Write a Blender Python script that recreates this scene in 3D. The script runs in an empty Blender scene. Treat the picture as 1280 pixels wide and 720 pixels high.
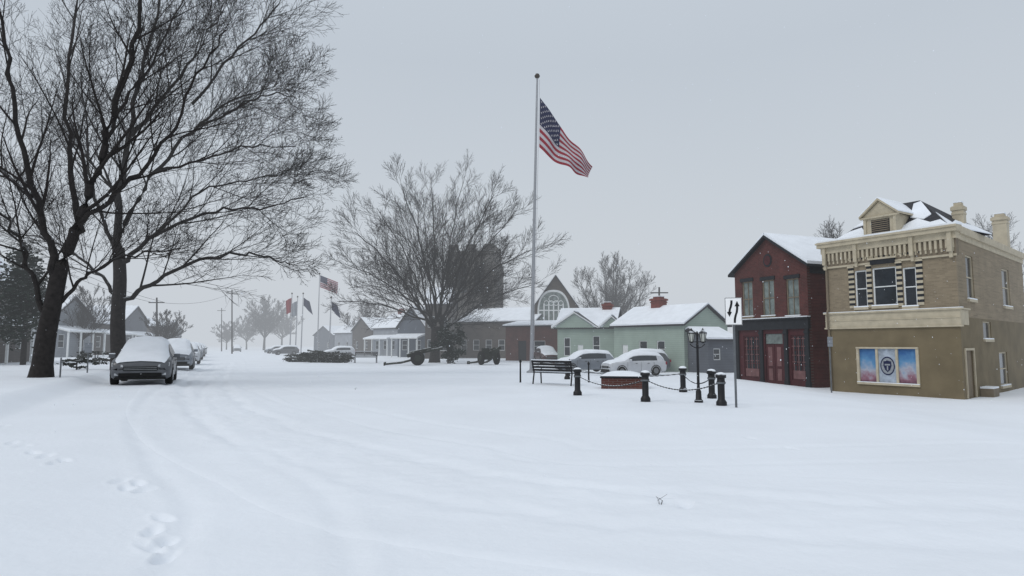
import bpy, math, random
import numpy as np
from mathutils import Vector, Matrix
sc=bpy.context.scene; col=sc.collection
P=math.atan(71/800); CH=1.75; cP,sP=math.cos(P),math.sin(P)
V=Vector
# ------------------------------------------------------------ terrain
def ss(a,b,x):
    t=np.clip((x-a)/(b-a),0,1); return t*t*(3-2*t)
def vn(x,y,s):
    xi=np.floor(x);yi=np.floor(y);fx=x-xi;fy=y-yi
    fx=fx*fx*(3-2*fx);fy=fy*fy*(3-2*fy)
    def h(a,b):
        v=np.sin(a*127.1+b*311.7+s*74.7)*43758.5453
        return v-np.floor(v)
    return (h(xi,yi)*(1-fx)+h(xi+1,yi)*fx)*(1-fy)+(h(xi,yi+1)*(1-fx)+h(xi+1,yi+1)*fx)*fy-.5
def flat(px,py):
    d=V(((px-640)/800,cP-(360-py)/800*sP,sP+(360-py)/800*cP)); t=-CH/d.z
    return (d.x*t,d.y*t)
def dense(pts,n):
    pts=[np.array(p,float) for p in pts]; out=[]
    for i in range(len(pts)-1):
        p0=pts[max(i-1,0)];p1=pts[i];p2=pts[i+1];p3=pts[min(i+2,len(pts)-1)]
        for k in range(n):
            t=k/n
            out.append(.5*((2*p1)+(-p0+p2)*t+(2*p0-5*p1+4*p2-p3)*t*t+(-p0+3*p1-3*p2+p3)*t**3))
    out.append(pts[-1]); return np.array(out)
ROADC=dense([(-180,400),(-85,190),(-40,90)]+[flat(*q) for q in [(262,470),(262,500),(318,536),(450,575),(640,618)]]+[(4.5,6.4),(12,6.0),(40,8)],14)
TR2=dense([(-40.6,88)]+[flat(*q) for q in [(235,480),(212,520),(250,570),(330,640)]]+[(-1,1.5)],12)
TR3=dense([(-40.2,88)]+[flat(*q) for q in [(285,462),(330,485),(450,520),(640,552),(900,570)]]+[(24,14)],10)
FOOT=[flat(*q) for q in [(14,563),(27,567),(41,576),(56,580),(68,588),(80,584),(150,604),(158,612),(172,606),(180,614),(203,648),(190,664),(206,676),(188,684),(207,694),(4,541),(830,622),(858,634),(990,560),(940,548)]]
def segd(x,y,C):
    best=np.full(x.shape,1e9)
    for i in range(len(C)-1):
        ax,ay=C[i];bx,by=C[i+1];dx,dy=bx-ax,by-ay
        t=np.clip(((x-ax)*dx+(y-ay)*dy)/(dx*dx+dy*dy+1e-9),0,1)
        best=np.minimum(best,np.hypot(x-ax-t*dx,y-ay-t*dy))
    return best
def H0(x,y):
    x=np.asarray(x,float);y=np.asarray(y,float)
    c=x+.47*y
    h=-.5*ss(7,13,x-.1*y)*(1-ss(34,50,y))-.45*ss(34,44,y)*ss(2,7,x)
    h=h+.14*ss(0,2.5,-c)+.3*ss(4.4,5.6,-c)*ss(7,15,y)
    near=np.exp(-np.hypot(x,y)/120)
    h=h+near*(.06*vn(x*.09,y*.09,1)+.035*vn(x*.3,y*.3,2))
    return h
def Hn(x,y,fine=True):
    x=np.asarray(x,float);y=np.asarray(y,float)
    h=H0(x,y)
    if fine:
        r=np.hypot(x,y); m=r<70
        hh=np.zeros_like(h); xs=x[m];ys=y[m]
        if xs.size:
            d=segd(xs,ys,ROADC)
            fade=.55+.45*ss(9,20,ys)
            e=d+.30*vn(xs*1.3,ys*1.3,5)+.12*vn(xs*4,ys*4,15)
            g=-.034*np.exp(-((e-.75)/.16)**2)+.017*np.exp(-((e-1.08)/.15)**2)+.012*np.exp(-((e-.35)/.2)**2)-.010*np.exp(-((e-1.7)/.2)**2)
            w=np.exp(-(d/1.6)**2)
            g=g+w*(.018*vn(xs*2.6,ys*2.6,6)+.034*vn(xs*6,ys*6,7)+.026*vn(xs*11,ys*11,17))
            g=g*fade
            for T_,a_ in ((TR2,.75),(TR3,.55)):
                d2=segd(xs,ys,T_)+.08*vn(xs*3,ys*3,16)
                g=g+a_*(-.024*np.exp(-((d2-.7)/.13)**2)+.011*np.exp(-((d2-.95)/.12)**2)+.005*np.exp(-((d2-.45)/.12)**2))
            g=g+.011*vn(xs*.9+ys*.4,ys*1.6,8)+.005*vn(xs*3+ys,ys*5,9)+.003*vn(xs*12,ys*12,10)
            for i,(fx,fy) in enumerate(FOOT):
                a=.5*math.sin(i*2.3)-.4;ca,sa=math.cos(a),math.sin(a);ux=(xs-fx)*ca-(ys-fy)*sa;uy=(xs-fx)*sa+(ys-fy)*ca
                q=(ux/.065)**2+(uy/.14)**2+1.2*vn(xs*9,ys*9,30+i)
                g=g-.060*np.exp(-np.clip(q,0,50)**1.6)+.008*np.exp(-((np.sqrt(np.clip(q,0,99))-1.7)/.35)**2)
            hh[m]=g
        h=h+hh
    return h
def H(x,y): return float(H0(np.array([x]),np.array([y]))[0])
def ray(px,py):
    b=(360-py)/800; return V(((px-640)/800,cP-b*sP,sP+b*cP))
def at(px,py,Y):
    d=ray(px,py); t=Y/d.y; return V((d.x*t,Y,CH+d.z*t))
def gp(px,py):
    d=ray(px,py); z=0
    for _ in range(12):
        t=(z-CH)/d.z; z=H(d.x*t,d.y*t)
    return V((d.x*t,d.y*t,z))
def G(px,Y):
    p=at(px,431+1400/Y,Y); return V((p.x,Y,H(p.x,Y)))
# ------------------------------------------------------------ materials
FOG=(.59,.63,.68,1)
def hazegroup():  # distance haze painted into every material as fog-coloured emission
    g=bpy.data.node_groups.new('painted_haze','ShaderNodeTree')
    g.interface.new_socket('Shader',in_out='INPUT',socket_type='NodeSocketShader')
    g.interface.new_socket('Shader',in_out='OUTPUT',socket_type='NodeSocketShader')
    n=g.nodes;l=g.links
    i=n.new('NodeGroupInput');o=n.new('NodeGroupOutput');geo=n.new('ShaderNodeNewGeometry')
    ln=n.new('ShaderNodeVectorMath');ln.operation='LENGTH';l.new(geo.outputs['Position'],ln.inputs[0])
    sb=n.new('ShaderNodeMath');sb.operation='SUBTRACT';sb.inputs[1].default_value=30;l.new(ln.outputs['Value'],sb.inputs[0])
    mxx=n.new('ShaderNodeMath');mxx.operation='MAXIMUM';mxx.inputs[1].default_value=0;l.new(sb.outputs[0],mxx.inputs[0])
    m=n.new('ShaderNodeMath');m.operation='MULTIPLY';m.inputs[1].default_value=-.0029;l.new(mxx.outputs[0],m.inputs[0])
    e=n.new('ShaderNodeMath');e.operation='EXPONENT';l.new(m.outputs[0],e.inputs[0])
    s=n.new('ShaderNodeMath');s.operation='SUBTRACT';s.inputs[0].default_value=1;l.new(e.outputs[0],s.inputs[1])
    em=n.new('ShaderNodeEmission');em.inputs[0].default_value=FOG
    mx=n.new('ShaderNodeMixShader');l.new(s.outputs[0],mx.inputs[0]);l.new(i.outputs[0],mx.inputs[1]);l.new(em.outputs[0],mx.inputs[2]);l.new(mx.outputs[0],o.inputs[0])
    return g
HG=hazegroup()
SNOWC=(.815,.85,.90,1)
def mat(name,c,rough=.8,var=.18,scale=2.0,snow=0,metal=0,bump=0,bscale=20,spec=.3,brick=None,lines=0,grad=None):
    m=bpy.data.materials.new(name);m.use_nodes=True;n=m.node_tree.nodes;l=m.node_tree.links
    b=n['Principled BSDF'];out=n['Material Output'];m.cycles.emission_sampling='NONE'
    b.inputs['Roughness'].default_value=rough;b.inputs['Metallic'].default_value=metal
    b.inputs['Specular IOR Level'].default_value=spec
    geo=n.new('ShaderNodeNewGeometry')
    no=n.new('ShaderNodeTexNoise');no.inputs['Scale'].default_value=scale;no.inputs['Detail'].default_value=6;l.new(geo.outputs['Position'],no.inputs['Vector'])
    mp=n.new('ShaderNodeMapRange');mp.inputs['To Min'].default_value=1-var*1.6;mp.inputs['To Max'].default_value=1+var*1.6
    mp.inputs['From Min'].default_value=.25;mp.inputs['From Max'].default_value=.75;l.new(no.outputs['Fac'],mp.inputs['Value'])
    vm=n.new('ShaderNodeVectorMath');vm.operation='SCALE';vm.inputs[0].default_value=c[:3];l.new(mp.outputs[0],vm.inputs['Scale'])
    colr=vm.outputs[0]; hgt=None
    if brick or lines:
        sx=n.new('ShaderNodeSeparateXYZ');l.new(geo.outputs['Position'],sx.inputs[0])
        a=n.new('ShaderNodeMath');a.operation='MULTIPLY';a.inputs[1].default_value=.45;l.new(sx.outputs[0],a.inputs[0])
        a2=n.new('ShaderNodeMath');a2.operation='MULTIPLY_ADD';a2.inputs[1].default_value=-.9;l.new(sx.outputs[1],a2.inputs[0]);l.new(a.outputs[0],a2.inputs[2])
        cb=n.new('ShaderNodeCombineXYZ');l.new(a2.outputs[0],cb.inputs[0]);l.new(sx.outputs[2],cb.inputs[1])
    if brick:
        bt=n.new('ShaderNodeTexBrick');l.new(cb.outputs[0],bt.inputs['Vector']);bt.inputs['Scale'].default_value=1
        bt.inputs['Brick Width'].default_value=.22;bt.inputs['Row Height'].default_value=.075;bt.inputs['Mortar Size'].default_value=.008
        l.new(colr,bt.inputs['Color1']);v2=n.new('ShaderNodeVectorMath');v2.operation='SCALE';v2.inputs['Scale'].default_value=.78;l.new(colr,v2.inputs[0]);l.new(v2.outputs[0],bt.inputs['Color2']);bt.inputs['Mortar'].default_value=(*brick,1)
        colr=bt.outputs['Color'];hgt=bt.outputs['Fac']
    if lines:
        wv=n.new('ShaderNodeMath');wv.operation='FRACT';mm=n.new('ShaderNodeMath');mm.operation='MULTIPLY';mm.inputs[1].default_value=1/lines
        l.new(sx.outputs[2],mm.inputs[0]);l.new(mm.outputs[0],wv.inputs[0]);hgt=wv.outputs[0]
        mr=n.new('ShaderNodeMapRange');mr.inputs['From Min'].default_value=0;mr.inputs['From Max'].default_value=.16;mr.inputs['To Min'].default_value=.6;l.new(wv.outputs[0],mr.inputs['Value'])
        v3=n.new('ShaderNodeVectorMath');v3.operation='SCALE';l.new(colr,v3.inputs[0]);l.new(mr.outputs[0],v3.inputs['Scale']);colr=v3.outputs[0]
    if grad:
        z0,z1,stops=grad
        sx=n.new('ShaderNodeSeparateXYZ');l.new(geo.outputs['Position'],sx.inputs[0])
        ad=n.new('ShaderNodeMath');ad.operation='MULTIPLY_ADD';ad.inputs[1].default_value=1.3;l.new(no.outputs['Fac'],ad.inputs[0]);l.new(sx.outputs[2],ad.inputs[2])
        mr=n.new('ShaderNodeMapRange');mr.inputs['From Min'].default_value=z0+.65;mr.inputs['From Max'].default_value=z1+.65;l.new(ad.outputs[0],mr.inputs['Value'])
        cr=n.new('ShaderNodeValToRGB');e=cr.color_ramp.elements
        e[0].position=stops[0][0];e[0].color=(*stops[0][1],1);e[1].position=stops[-1][0];e[1].color=(*stops[-1][1],1)
        for p,cc in stops[1:-1]:
            q=e.new(p);q.color=(*cc,1)
        l.new(mr.outputs[0],cr.inputs[0]);colr=cr.outputs[0]
    if snow:
        sz=n.new('ShaderNodeSeparateXYZ');l.new(geo.outputs['Normal'],sz.inputs[0])
        n2=n.new('ShaderNodeTexNoise');n2.inputs['Scale'].default_value=3;n2.inputs['Detail'].default_value=4;l.new(geo.outputs['Position'],n2.inputs['Vector'])
        ad=n.new('ShaderNodeMath');ad.operation='MULTIPLY_ADD';ad.inputs[1].default_value=1.2;l.new(n2.outputs['Fac'],ad.inputs[0]);l.new(sz.outputs[2],ad.inputs[2])
        mr=n.new('ShaderNodeMapRange');mr.inputs['From Min'].default_value=1.2;mr.inputs['From Max'].default_value=1.4;mr.inputs['To Max'].default_value=snow;l.new(ad.outputs[0],mr.inputs['Value'])
        mx=n.new('ShaderNodeMix');mx.data_type='RGBA';l.new(mr.outputs[0],mx.inputs['Factor']);l.new(colr,mx.inputs['A']);mx.inputs['B'].default_value=SNOWC;colr=mx.outputs['Result']
    l.new(colr,b.inputs['Base Color'])
    if bump:
        bp=n.new('ShaderNodeBump');bp.inputs['Strength'].default_value=bump;bp.inputs['Distance'].default_value=.02
        n3=n.new('ShaderNodeTexNoise');n3.inputs['Scale'].default_value=bscale;n3.inputs['Detail'].default_value=8;l.new(geo.outputs['Position'],n3.inputs['Vector'])
        l.new(hgt if hgt else n3.outputs['Fac'],bp.inputs['Height']);l.new(bp.outputs[0],b.inputs['Normal'])
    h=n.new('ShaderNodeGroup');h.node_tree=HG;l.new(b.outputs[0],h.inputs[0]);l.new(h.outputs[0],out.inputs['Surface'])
    return m
M={}
M['snow']=mat('snow',SNOWC,.65,.025,.35,bump=.45,bscale=11,spec=.2)
M['rsnow']=mat('roof_snow',SNOWC,.7,.04,1.5,bump=.3,bscale=6)
M['bark']=mat('bark',(.021,.018,.017),.95,.3,6,snow=.3,bump=.6,bscale=14)
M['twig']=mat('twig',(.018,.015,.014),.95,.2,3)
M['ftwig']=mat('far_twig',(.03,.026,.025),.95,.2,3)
M['black']=mat('black_iron',(.010,.010,.012),.5,.2,8,snow=.9,spec=.4)
M['pole']=mat('pole_aluminium',(.34,.35,.37),.4,.08,4,metal=.4)
M['steel']=mat('galvanised_steel',(.14,.15,.16),.5,.15,6,metal=.4)
M['tan']=mat('tan_brick',(.265,.215,.148),.85,.1,1.2,brick=(.25,.205,.145),bump=.3)
M['tan2']=mat('tan_render',(.165,.132,.080),.85,.14,1.0,bump=.3,bscale=9)
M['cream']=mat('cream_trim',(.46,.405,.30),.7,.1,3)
M['creamd']=mat('dark_cream_trim',(.19,.155,.112),.8,.12,3)  # darker cream for frieze, door, downspout and vent slats
M['slate']=mat('slate_roof',(.03,.03,.036),.7,.25,4,snow=0,lines=.18)
M['red']=mat('red_brick',(.095,.026,.023),.85,.2,1.5,brick=(.09,.055,.05),bump=.3)
M['maroon']=mat('maroon_paint',(.06,.012,.015),.6,.15,3)
M['palered']=mat('faded_red_paint',(.16,.08,.08),.7,.15,4)
M['darktrim']=mat('charcoal_trim',(.014,.016,.020),.6,.15,4)
M['green']=mat('pale_green_siding',(.315,.385,.335),.8,.06,1,lines=.16,bump=.3)
M['white']=mat('white_paint',(.68,.70,.70),.6,.06,3)
M['signw']=mat('sign_white',(.93,.93,.93),.5,.02,3)
M['glass']=mat('dark_window_glass',(.022,.027,.033),.12,.3,1.5,spec=.5)
M['glassl']=mat('curtained_window_glass',(.15,.18,.17),.25,.35,2.5,spec=.5)
M['brickr']=mat('low_red_brick',(.105,.036,.029),.85,.2,1.5,brick=(.13,.10,.09))
M['stone']=mat('brown_church_stone',(.078,.064,.053),.9,.25,1.0,brick=(.10,.085,.075))
M['stoneg']=mat('grey_church_stone',(.095,.088,.08),.9,.25,1.0,brick=(.12,.11,.10))
M['grey']=mat('grey_siding',(.10,.11,.13),.8,.1,1,lines=.2)
M['greyb']=mat('slate_blue_siding',(.075,.09,.115),.8,.1,1,lines=.2)
M['greyl']=mat('light_grey_siding',(.27,.29,.32),.8,.1,1,lines=.2)
M['brown']=mat('brown_siding',(.07,.06,.055),.8,.1,1,lines=.2)
M['ever']=mat('evergreen_needles',(.010,.018,.012),.9,.4,3,snow=.18)
M['hedge']=mat('hedge_leaves',(.014,.018,.011),.9,.4,3,snow=.3)
M['tyre']=mat('tyre_rubber',(.010,.010,.010),.9,.2,8)
M['rim']=mat('wheel_rim',(.25,.26,.27),.35,.1,5,metal=.7)
M['carg']=mat('charcoal_car_paint',(.085,.09,.10),.3,.1,4,spec=.6)
M['carw']=mat('white_car_paint',(.50,.52,.55),.3,.05,4,spec=.6)
M['cars']=mat('silver_car_paint',(.20,.22,.25),.3,.05,4,spec=.6,metal=.2)
M['card']=mat('dark_red_car_paint',(.05,.015,.015),.3,.1,4,spec=.6)
M['lens']=mat('lamp_lens',(.42,.44,.46),.15,.1,10,spec=.8)
M['lant']=mat('frosted_lantern_glass',(.5,.51,.47),.3,.05,6)
M['fred']=mat('flag_red',(.25,.018,.032),.85,.1,1)
M['fwhite']=mat('flag_white',(.46,.445,.47),.85,.06,1)
M['fblue']=mat('flag_blue',(.014,.019,.06),.85,.1,1)
M['sblack']=mat('sign_black',(.008,.008,.01),.6,0)
M['gun']=mat('olive_gun_paint',(.018,.021,.016),.7,.2,3,snow=.5)
M['fred2']=mat('banner_red',(.25,.02,.03),.8,.1,1)
M['gold']=mat('tarnished_brass',(.06,.05,.04),.4,.1,3,metal=.4)
M['rust']=mat('chimney_red_brick',(.16,.04,.03),.85,.2,3)
# ------------------------------------------------------------ builders
class MB:
    def __init__(s): s.v=[];s.f=[];s.m=[]
    def quad(s,*p,mi=0):
        k=len(s.v);s.v+= [tuple(q) for q in p];s.f.append(tuple(range(k,k+len(p))));s.m.append(mi)
    def hexa(s,p,mi=0):
        k=len(s.v);s.v+=[tuple(q) for q in p]
        for f in ((3,2,1,0),(4,5,6,7),(0,1,5,4),(1,2,6,5),(2,3,7,6),(3,0,4,7)): s.f.append(tuple(k+i for i in f));s.m.append(mi)
    def box(s,c,d,rz=0,mi=0):
        x,y,z=d[0]/2,d[1]/2,d[2]/2;c=V(c);r=Matrix.Rotation(rz,3,'Z')
        s.hexa([c+r@V(q) for q in ((-x,-y,-z),(x,-y,-z),(x,y,-z),(-x,y,-z),(-x,-y,z),(x,-y,z),(x,y,z),(-x,y,z))],mi)
    def tube(s,pts,rs,n=6,mi=0,cap=True):
        if not isinstance(rs,(list,tuple)): rs=[rs]*len(pts)
        k=len(s.v);N=len(pts)
        for i in range(N):
            p=pts[i];a=pts[max(i-1,0)];b=pts[min(i+1,N-1)]
            dx,dy,dz=b[0]-a[0],b[1]-a[1],b[2]-a[2]
            L=math.sqrt(dx*dx+dy*dy+dz*dz)or 1;dx/=L;dy/=L;dz/=L
            if abs(dz)<.9: ux,uy,uz=-dy,dx,0.0
            else: ux,uy,uz=0.0,-dz,dy
            q=math.sqrt(ux*ux+uy*uy+uz*uz)or 1;ux/=q;uy/=q;uz/=q
            wx,wy,wz=dy*uz-dz*uy,dz*ux-dx*uz,dx*uy-dy*ux
            r=rs[i]
            for j in range(n):
                t=6.28318*j/n;c=math.cos(t)*r;d=math.sin(t)*r
                s.v.append((p[0]+ux*c+wx*d,p[1]+uy*c+wy*d,p[2]+uz*c+wz*d))
        for i in range(N-1):
            for j in range(n):
                a=k+i*n+j;b=k+i*n+(j+1)%n;s.f.append((a,b,b+n,a+n));s.m.append(mi)
        if cap:
            s.f.append(tuple(k+j for j in reversed(range(n))));s.m.append(mi)
            s.f.append(tuple(k+(N-1)*n+j for j in range(n)));s.m.append(mi)
    def lathe(s,c,prof,n=16,mi=0):
        k=len(s.v);c=V(c)
        for r,z in prof:
            for j in range(n):
                t=6.28318*j/n;s.v.append((c.x+r*math.cos(t),c.y+r*math.sin(t),c.z+z))
        for i in range(len(prof)-1):
            for j in range(n):
                a=k+i*n+j;b=k+i*n+(j+1)%n;s.f.append((a,b,b+n,a+n));s.m.append(mi)
        s.f.append(tuple(k+j for j in reversed(range(n))));s.m.append(mi)
        s.f.append(tuple(k+(len(prof)-1)*n+j for j in range(n)));s.m.append(mi)
    def build(s,name,mats,parent=None,off=None,smooth=False,bevel=0):
        me=bpy.data.meshes.new(name)
        v=s.v
        if off is not None:
            ox,oy,oz=off; v=[(a[0]-ox,a[1]-oy,a[2]-oz) for a in v]
        me.from_pydata(v,[],s.f)
        if not isinstance(mats,(list,tuple)): mats=[mats]
        for m in mats: me.materials.append(m)
        if len(mats)>1: me.polygons.foreach_set('material_index',s.m)
        if smooth:
            me.polygons.foreach_set('use_smooth',[True]*len(me.polygons))
            try: me.set_sharp_from_angle(angle=math.radians(42))
            except Exception: pass
        o=bpy.data.objects.new(name,me);col.objects.link(o)
        if parent: o.parent=parent
        if bevel:
            b=o.modifiers.new('b','BEVEL');b.width=bevel;b.segments=2
        return o
def tag(o,label=None,cat=None,group=None,kind=None):
    if label:o['label']=label
    if cat:o['category']=cat
    if group:o['group']=group
    if kind:o['kind']=kind
    return o
def empty(name,loc,rz=0,label=None,cat=None,group=None):
    o=bpy.data.objects.new(name,None);col.objects.link(o);o.location=loc;o.rotation_euler=(0,0,rz);o.empty_display_size=.3
    return tag(o,label,cat,group)
def copy_tree(o,parent=None):
    c=o.copy();col.objects.link(c);c.parent=parent
    for ch in list(o.children): copy_tree(ch,c)
    return c
def place(o,loc,rz,label,group=None,sc_=None):
    o.location=loc;o.rotation_euler=(0,0,rz);o['label']=label
    if group:o['group']=group
    if sc_:o.scale=(sc_,)*3
    return o
class Fr:
    def __init__(s,A,B):
        s.O=V(A);d=V((B[0]-A[0],B[1]-A[1],0));s.W=d.length;s.u=d.normalized();s.n=V((s.u.y,-s.u.x,0))
    def pt(s,a,z,d=0): return s.O+s.u*a+s.n*d+V((0,0,z))
    def hit(s,px,py):
        d=ray(px,py);t=(s.O-V((0,0,CH))).dot(s.n)/d.dot(s.n);p=V((0,0,CH))+d*t-s.O
        return p.dot(s.u),p.z
    def rect(s,x0,y0,x1,y1):
        ym=(y0+y1)/2;xm=(x0+x1)/2
        return (s.hit(x0,ym)[0],s.hit(xm,y1)[1],s.hit(x1,ym)[0],s.hit(xm,y0)[1])
    def box(s,mb,a0,z0,a1,z1,d0,d1,mi=0):
        mb.hexa([s.pt(a0,z0,d1),s.pt(a1,z0,d1),s.pt(a1,z0,d0),s.pt(a0,z0,d0),s.pt(a0,z1,d1),s.pt(a1,z1,d1),s.pt(a1,z1,d0),s.pt(a0,z1,d0)],mi)
def wallq(mb,F,a0,z0,a1,z1,ops,dep=.14):
    A=sorted({a0,a1,*[o[0] for o in ops],*[o[2] for o in ops]});Z=sorted({z0,z1,*[o[1] for o in ops],*[o[3] for o in ops]})
    for i in range(len(A)-1):
        for j in range(len(Z)-1):
            am=(A[i]+A[i+1])/2;zm=(Z[j]+Z[j+1])/2
            if any(o[0]<am<o[2] and o[1]<zm<o[3] for o in ops): continue
            mb.quad(F.pt(A[i],Z[j]),F.pt(A[i+1],Z[j]),F.pt(A[i+1],Z[j+1]),F.pt(A[i],Z[j+1]))
    for o in ops:
        c=[(o[0],o[1]),(o[2],o[1]),(o[2],o[3]),(o[0],o[3])]
        for k in range(4):
            p,q=c[k],c[(k+1)%4];mb.quad(F.pt(*p),F.pt(*q),F.pt(*q,-dep),F.pt(*p,-dep))
def window(root,F,o,fm,gm,nv=0,nh=1,fw=.06,sill=None,name='window',dep=.12,sillm=None):
    off=root.location;mb=MB();a0,z0,a1,z1=o
    F.box(mb,a0,z0,a0+fw,z1,-dep,-dep+.07);F.box(mb,a1-fw,z0,a1,z1,-dep,-dep+.07)
    F.box(mb,a0+fw,z0,a1-fw,z0+fw,-dep,-dep+.07);F.box(mb,a0+fw,z1-fw,a1-fw,z1,-dep,-dep+.07)
    for k in range(nv):
        a=a0+(a1-a0)*(k+1)/(nv+1);F.box(mb,a-.02,z0+fw,a+.02,z1-fw,-dep,-dep+.055)
    for k in range(nh):
        z=z0+(z1-z0)*(k+1)/(nh+1);F.box(mb,a0+fw,z-.025,a1-fw,z+.025,-dep,-dep+.06)
    w=mb.build(name,fm,root,off)
    mb=MB();F.box(mb,a0+.01,z0+.01,a1-.01,z1-.01,-dep-.02,-dep+.02);mb.build('pane',gm,w,off)
    if sill:
        mb=MB();F.box(mb,a0-sill,z0-.12,a1+sill,z0-.002,-.02,.09);F.box(mb,a0-sill,z0-.002,a1+sill,z0+.05,-.02,.08,1);mb.build('sill',[sillm or fm,M['rsnow']],w,off)
    return w
def chimney(parent,off,x,y,z0,z1,w,m,rz=0):
    mb=MB();mb.box((x,y,(z0+z1)/2),(w,w,z1-z0),rz);mb.box((x,y,z1-.12),(w*1.2,w*1.2,.16),rz);mb.box((x,y,z1-.35),(w*1.1,w*1.1,.1),rz);mb.box((x,y,z1+.05),(w*.7,w*.7,.2),rz)
    mb.box((x,y,z1+.19),(w*.75,w*.75,.07),rz,1)
    return mb.build('chimney',[m,M['rsnow']],parent,off)
def slab(mb,pts,t,mi=0):
    n=len(pts);k=len(mb.v)
    mb.v+=[tuple(p) for p in pts]+[(p[0],p[1],p[2]+t) for p in pts]
    mb.f.append(tuple(k+i for i in reversed(range(n))));mb.m.append(mi);mb.f.append(tuple(k+n+i for i in range(n)));mb.m.append(mi)
    for i in range(n):
        j=(i+1)%n;mb.f.append((k+i,k+j,k+n+j,k+n+i));mb.m.append(mi)
def house(name,label,A,B,D,eave,rise,axis,wm,rm=None,fo=[],ro=[],group=None,cat='house',chim=[],fm=None,gm=None,oh=.3,trim=None,st=.14,doors=[],porch=False):
    rm=rm or M['slate'];fm=fm or M['white'];gm=gm or M['glass']
    root=empty(name,A,0,label,cat,group);off=root.location
    F=Fr(A,B);W=F.W;b=-F.n;C=V(B)+b*D;E=V(A)+b*D
    C.z=E.z=A[2];B=V(B);B.z=A[2]
    FR=Fr(B,C);FB=Fr(C,E);FL=Fr(E,V(A))
    mb=MB();wallq(mb,F,0,-.6,W,eave,[o for o in fo]+[o for o in doors]);wallq(mb,FR,0,-.6,D,eave,ro);wallq(mb,FB,0,-.6,W,eave,[]);wallq(mb,FL,0,-.6,D,eave,[])
    if axis=='d':
        mb.quad(F.pt(0,eave),F.pt(W,eave),F.pt(W/2,eave+rise));mb.quad(FB.pt(0,eave),FB.pt(W,eave),FB.pt(W/2,eave+rise))
    else:
        mb.quad(FR.pt(0,eave),FR.pt(D,eave),FR.pt(D/2,eave+rise));mb.quad(FL.pt(0,eave),FL.pt(D,eave),FL.pt(D/2,eave+rise))
    mb.build('wall',wm,root,off)
    for o in fo: window(root,F,o,fm,gm)
    for o in ro: window(root,FR,o,fm,gm)
    for o in doors:
        m2=MB();F.box(m2,*[o[0],o[1],o[2],o[3]],-.12,-.06);d=m2.build('door',M['darktrim'] if wm is not M['green'] else M['white'],root,off)
    r=MB();s=MB()
    if axis=='d':
        k=rise/(W/2);z0=eave-oh*k
        L=[F.pt(-oh,z0,oh),F.pt(W/2,eave+rise,oh),F.pt(W/2,eave+rise,-D-oh),F.pt(-oh,z0,-D-oh)]
        Rr=[F.pt(W/2,eave+rise,oh),F.pt(W+oh,z0,oh),F.pt(W+oh,z0,-D-oh),F.pt(W/2,eave+rise,-D-oh)]
    else:
        k=rise/(D/2);z0=eave-oh*k
        L=[F.pt(-oh,z0,oh),F.pt(W+oh,z0,oh),F.pt(W+oh,eave+rise,-D/2),F.pt(-oh,eave+rise,-D/2)]
        Rr=[F.pt(-oh,eave+rise,-D/2),F.pt(W+oh,eave+rise,-D/2),F.pt(W+oh,z0,-D-oh),F.pt(-oh,z0,-D-oh)]
    for q in (L,Rr):
        slab(r,q,.14)
        cx=sum(q,V((0,0,0)))/4
        slab(s,[cx+(p-cx)*.985+V((0,0,.142)) for p in q],st)
    ro_=r.build('roof',trim or rm,root,off);s.build('roof_snow',M['rsnow'],ro_,off)
    if porch:
        q=MB();slab(q,[F.pt(0,2.6,1.9),F.pt(W,2.6,1.9),F.pt(W,3.1,0),F.pt(0,3.1,0)],.12);slab(q,[F.pt(0,2.722,1.9),F.pt(W,2.722,1.9),F.pt(W,3.222,0),F.pt(0,3.222,0)],.12,1);q.build('porch_roof',[M['white'],M['rsnow']],root,off)
        for k in range(4):
            a=.1+(W-.35)*k/3;q=MB();F.box(q,a,-.3,a+.14,2.6,1.6,1.74);q.build('porch_post',M['white'],root,off)
    for (fa,fd,h,w,m) in chim:
        p=F.pt(W*fa,0,-D*fd);zz=off.z+eave+rise;chimney(ro_,off,p.x,p.y,zz-rise,zz+h,w,m,math.atan2(F.u.y,F.u.x))
    return root,F,FR
def auto(W,eave,n,st,w=.9,h=1.4):
    o=[]
    for s in range(st):
        for k in range(n):
            a=W*(k+.5)/n;z=1.0+s*2.9
            if z+h<eave: o.append((a-w/2,z,a+w/2,z+h))
    return o
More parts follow.
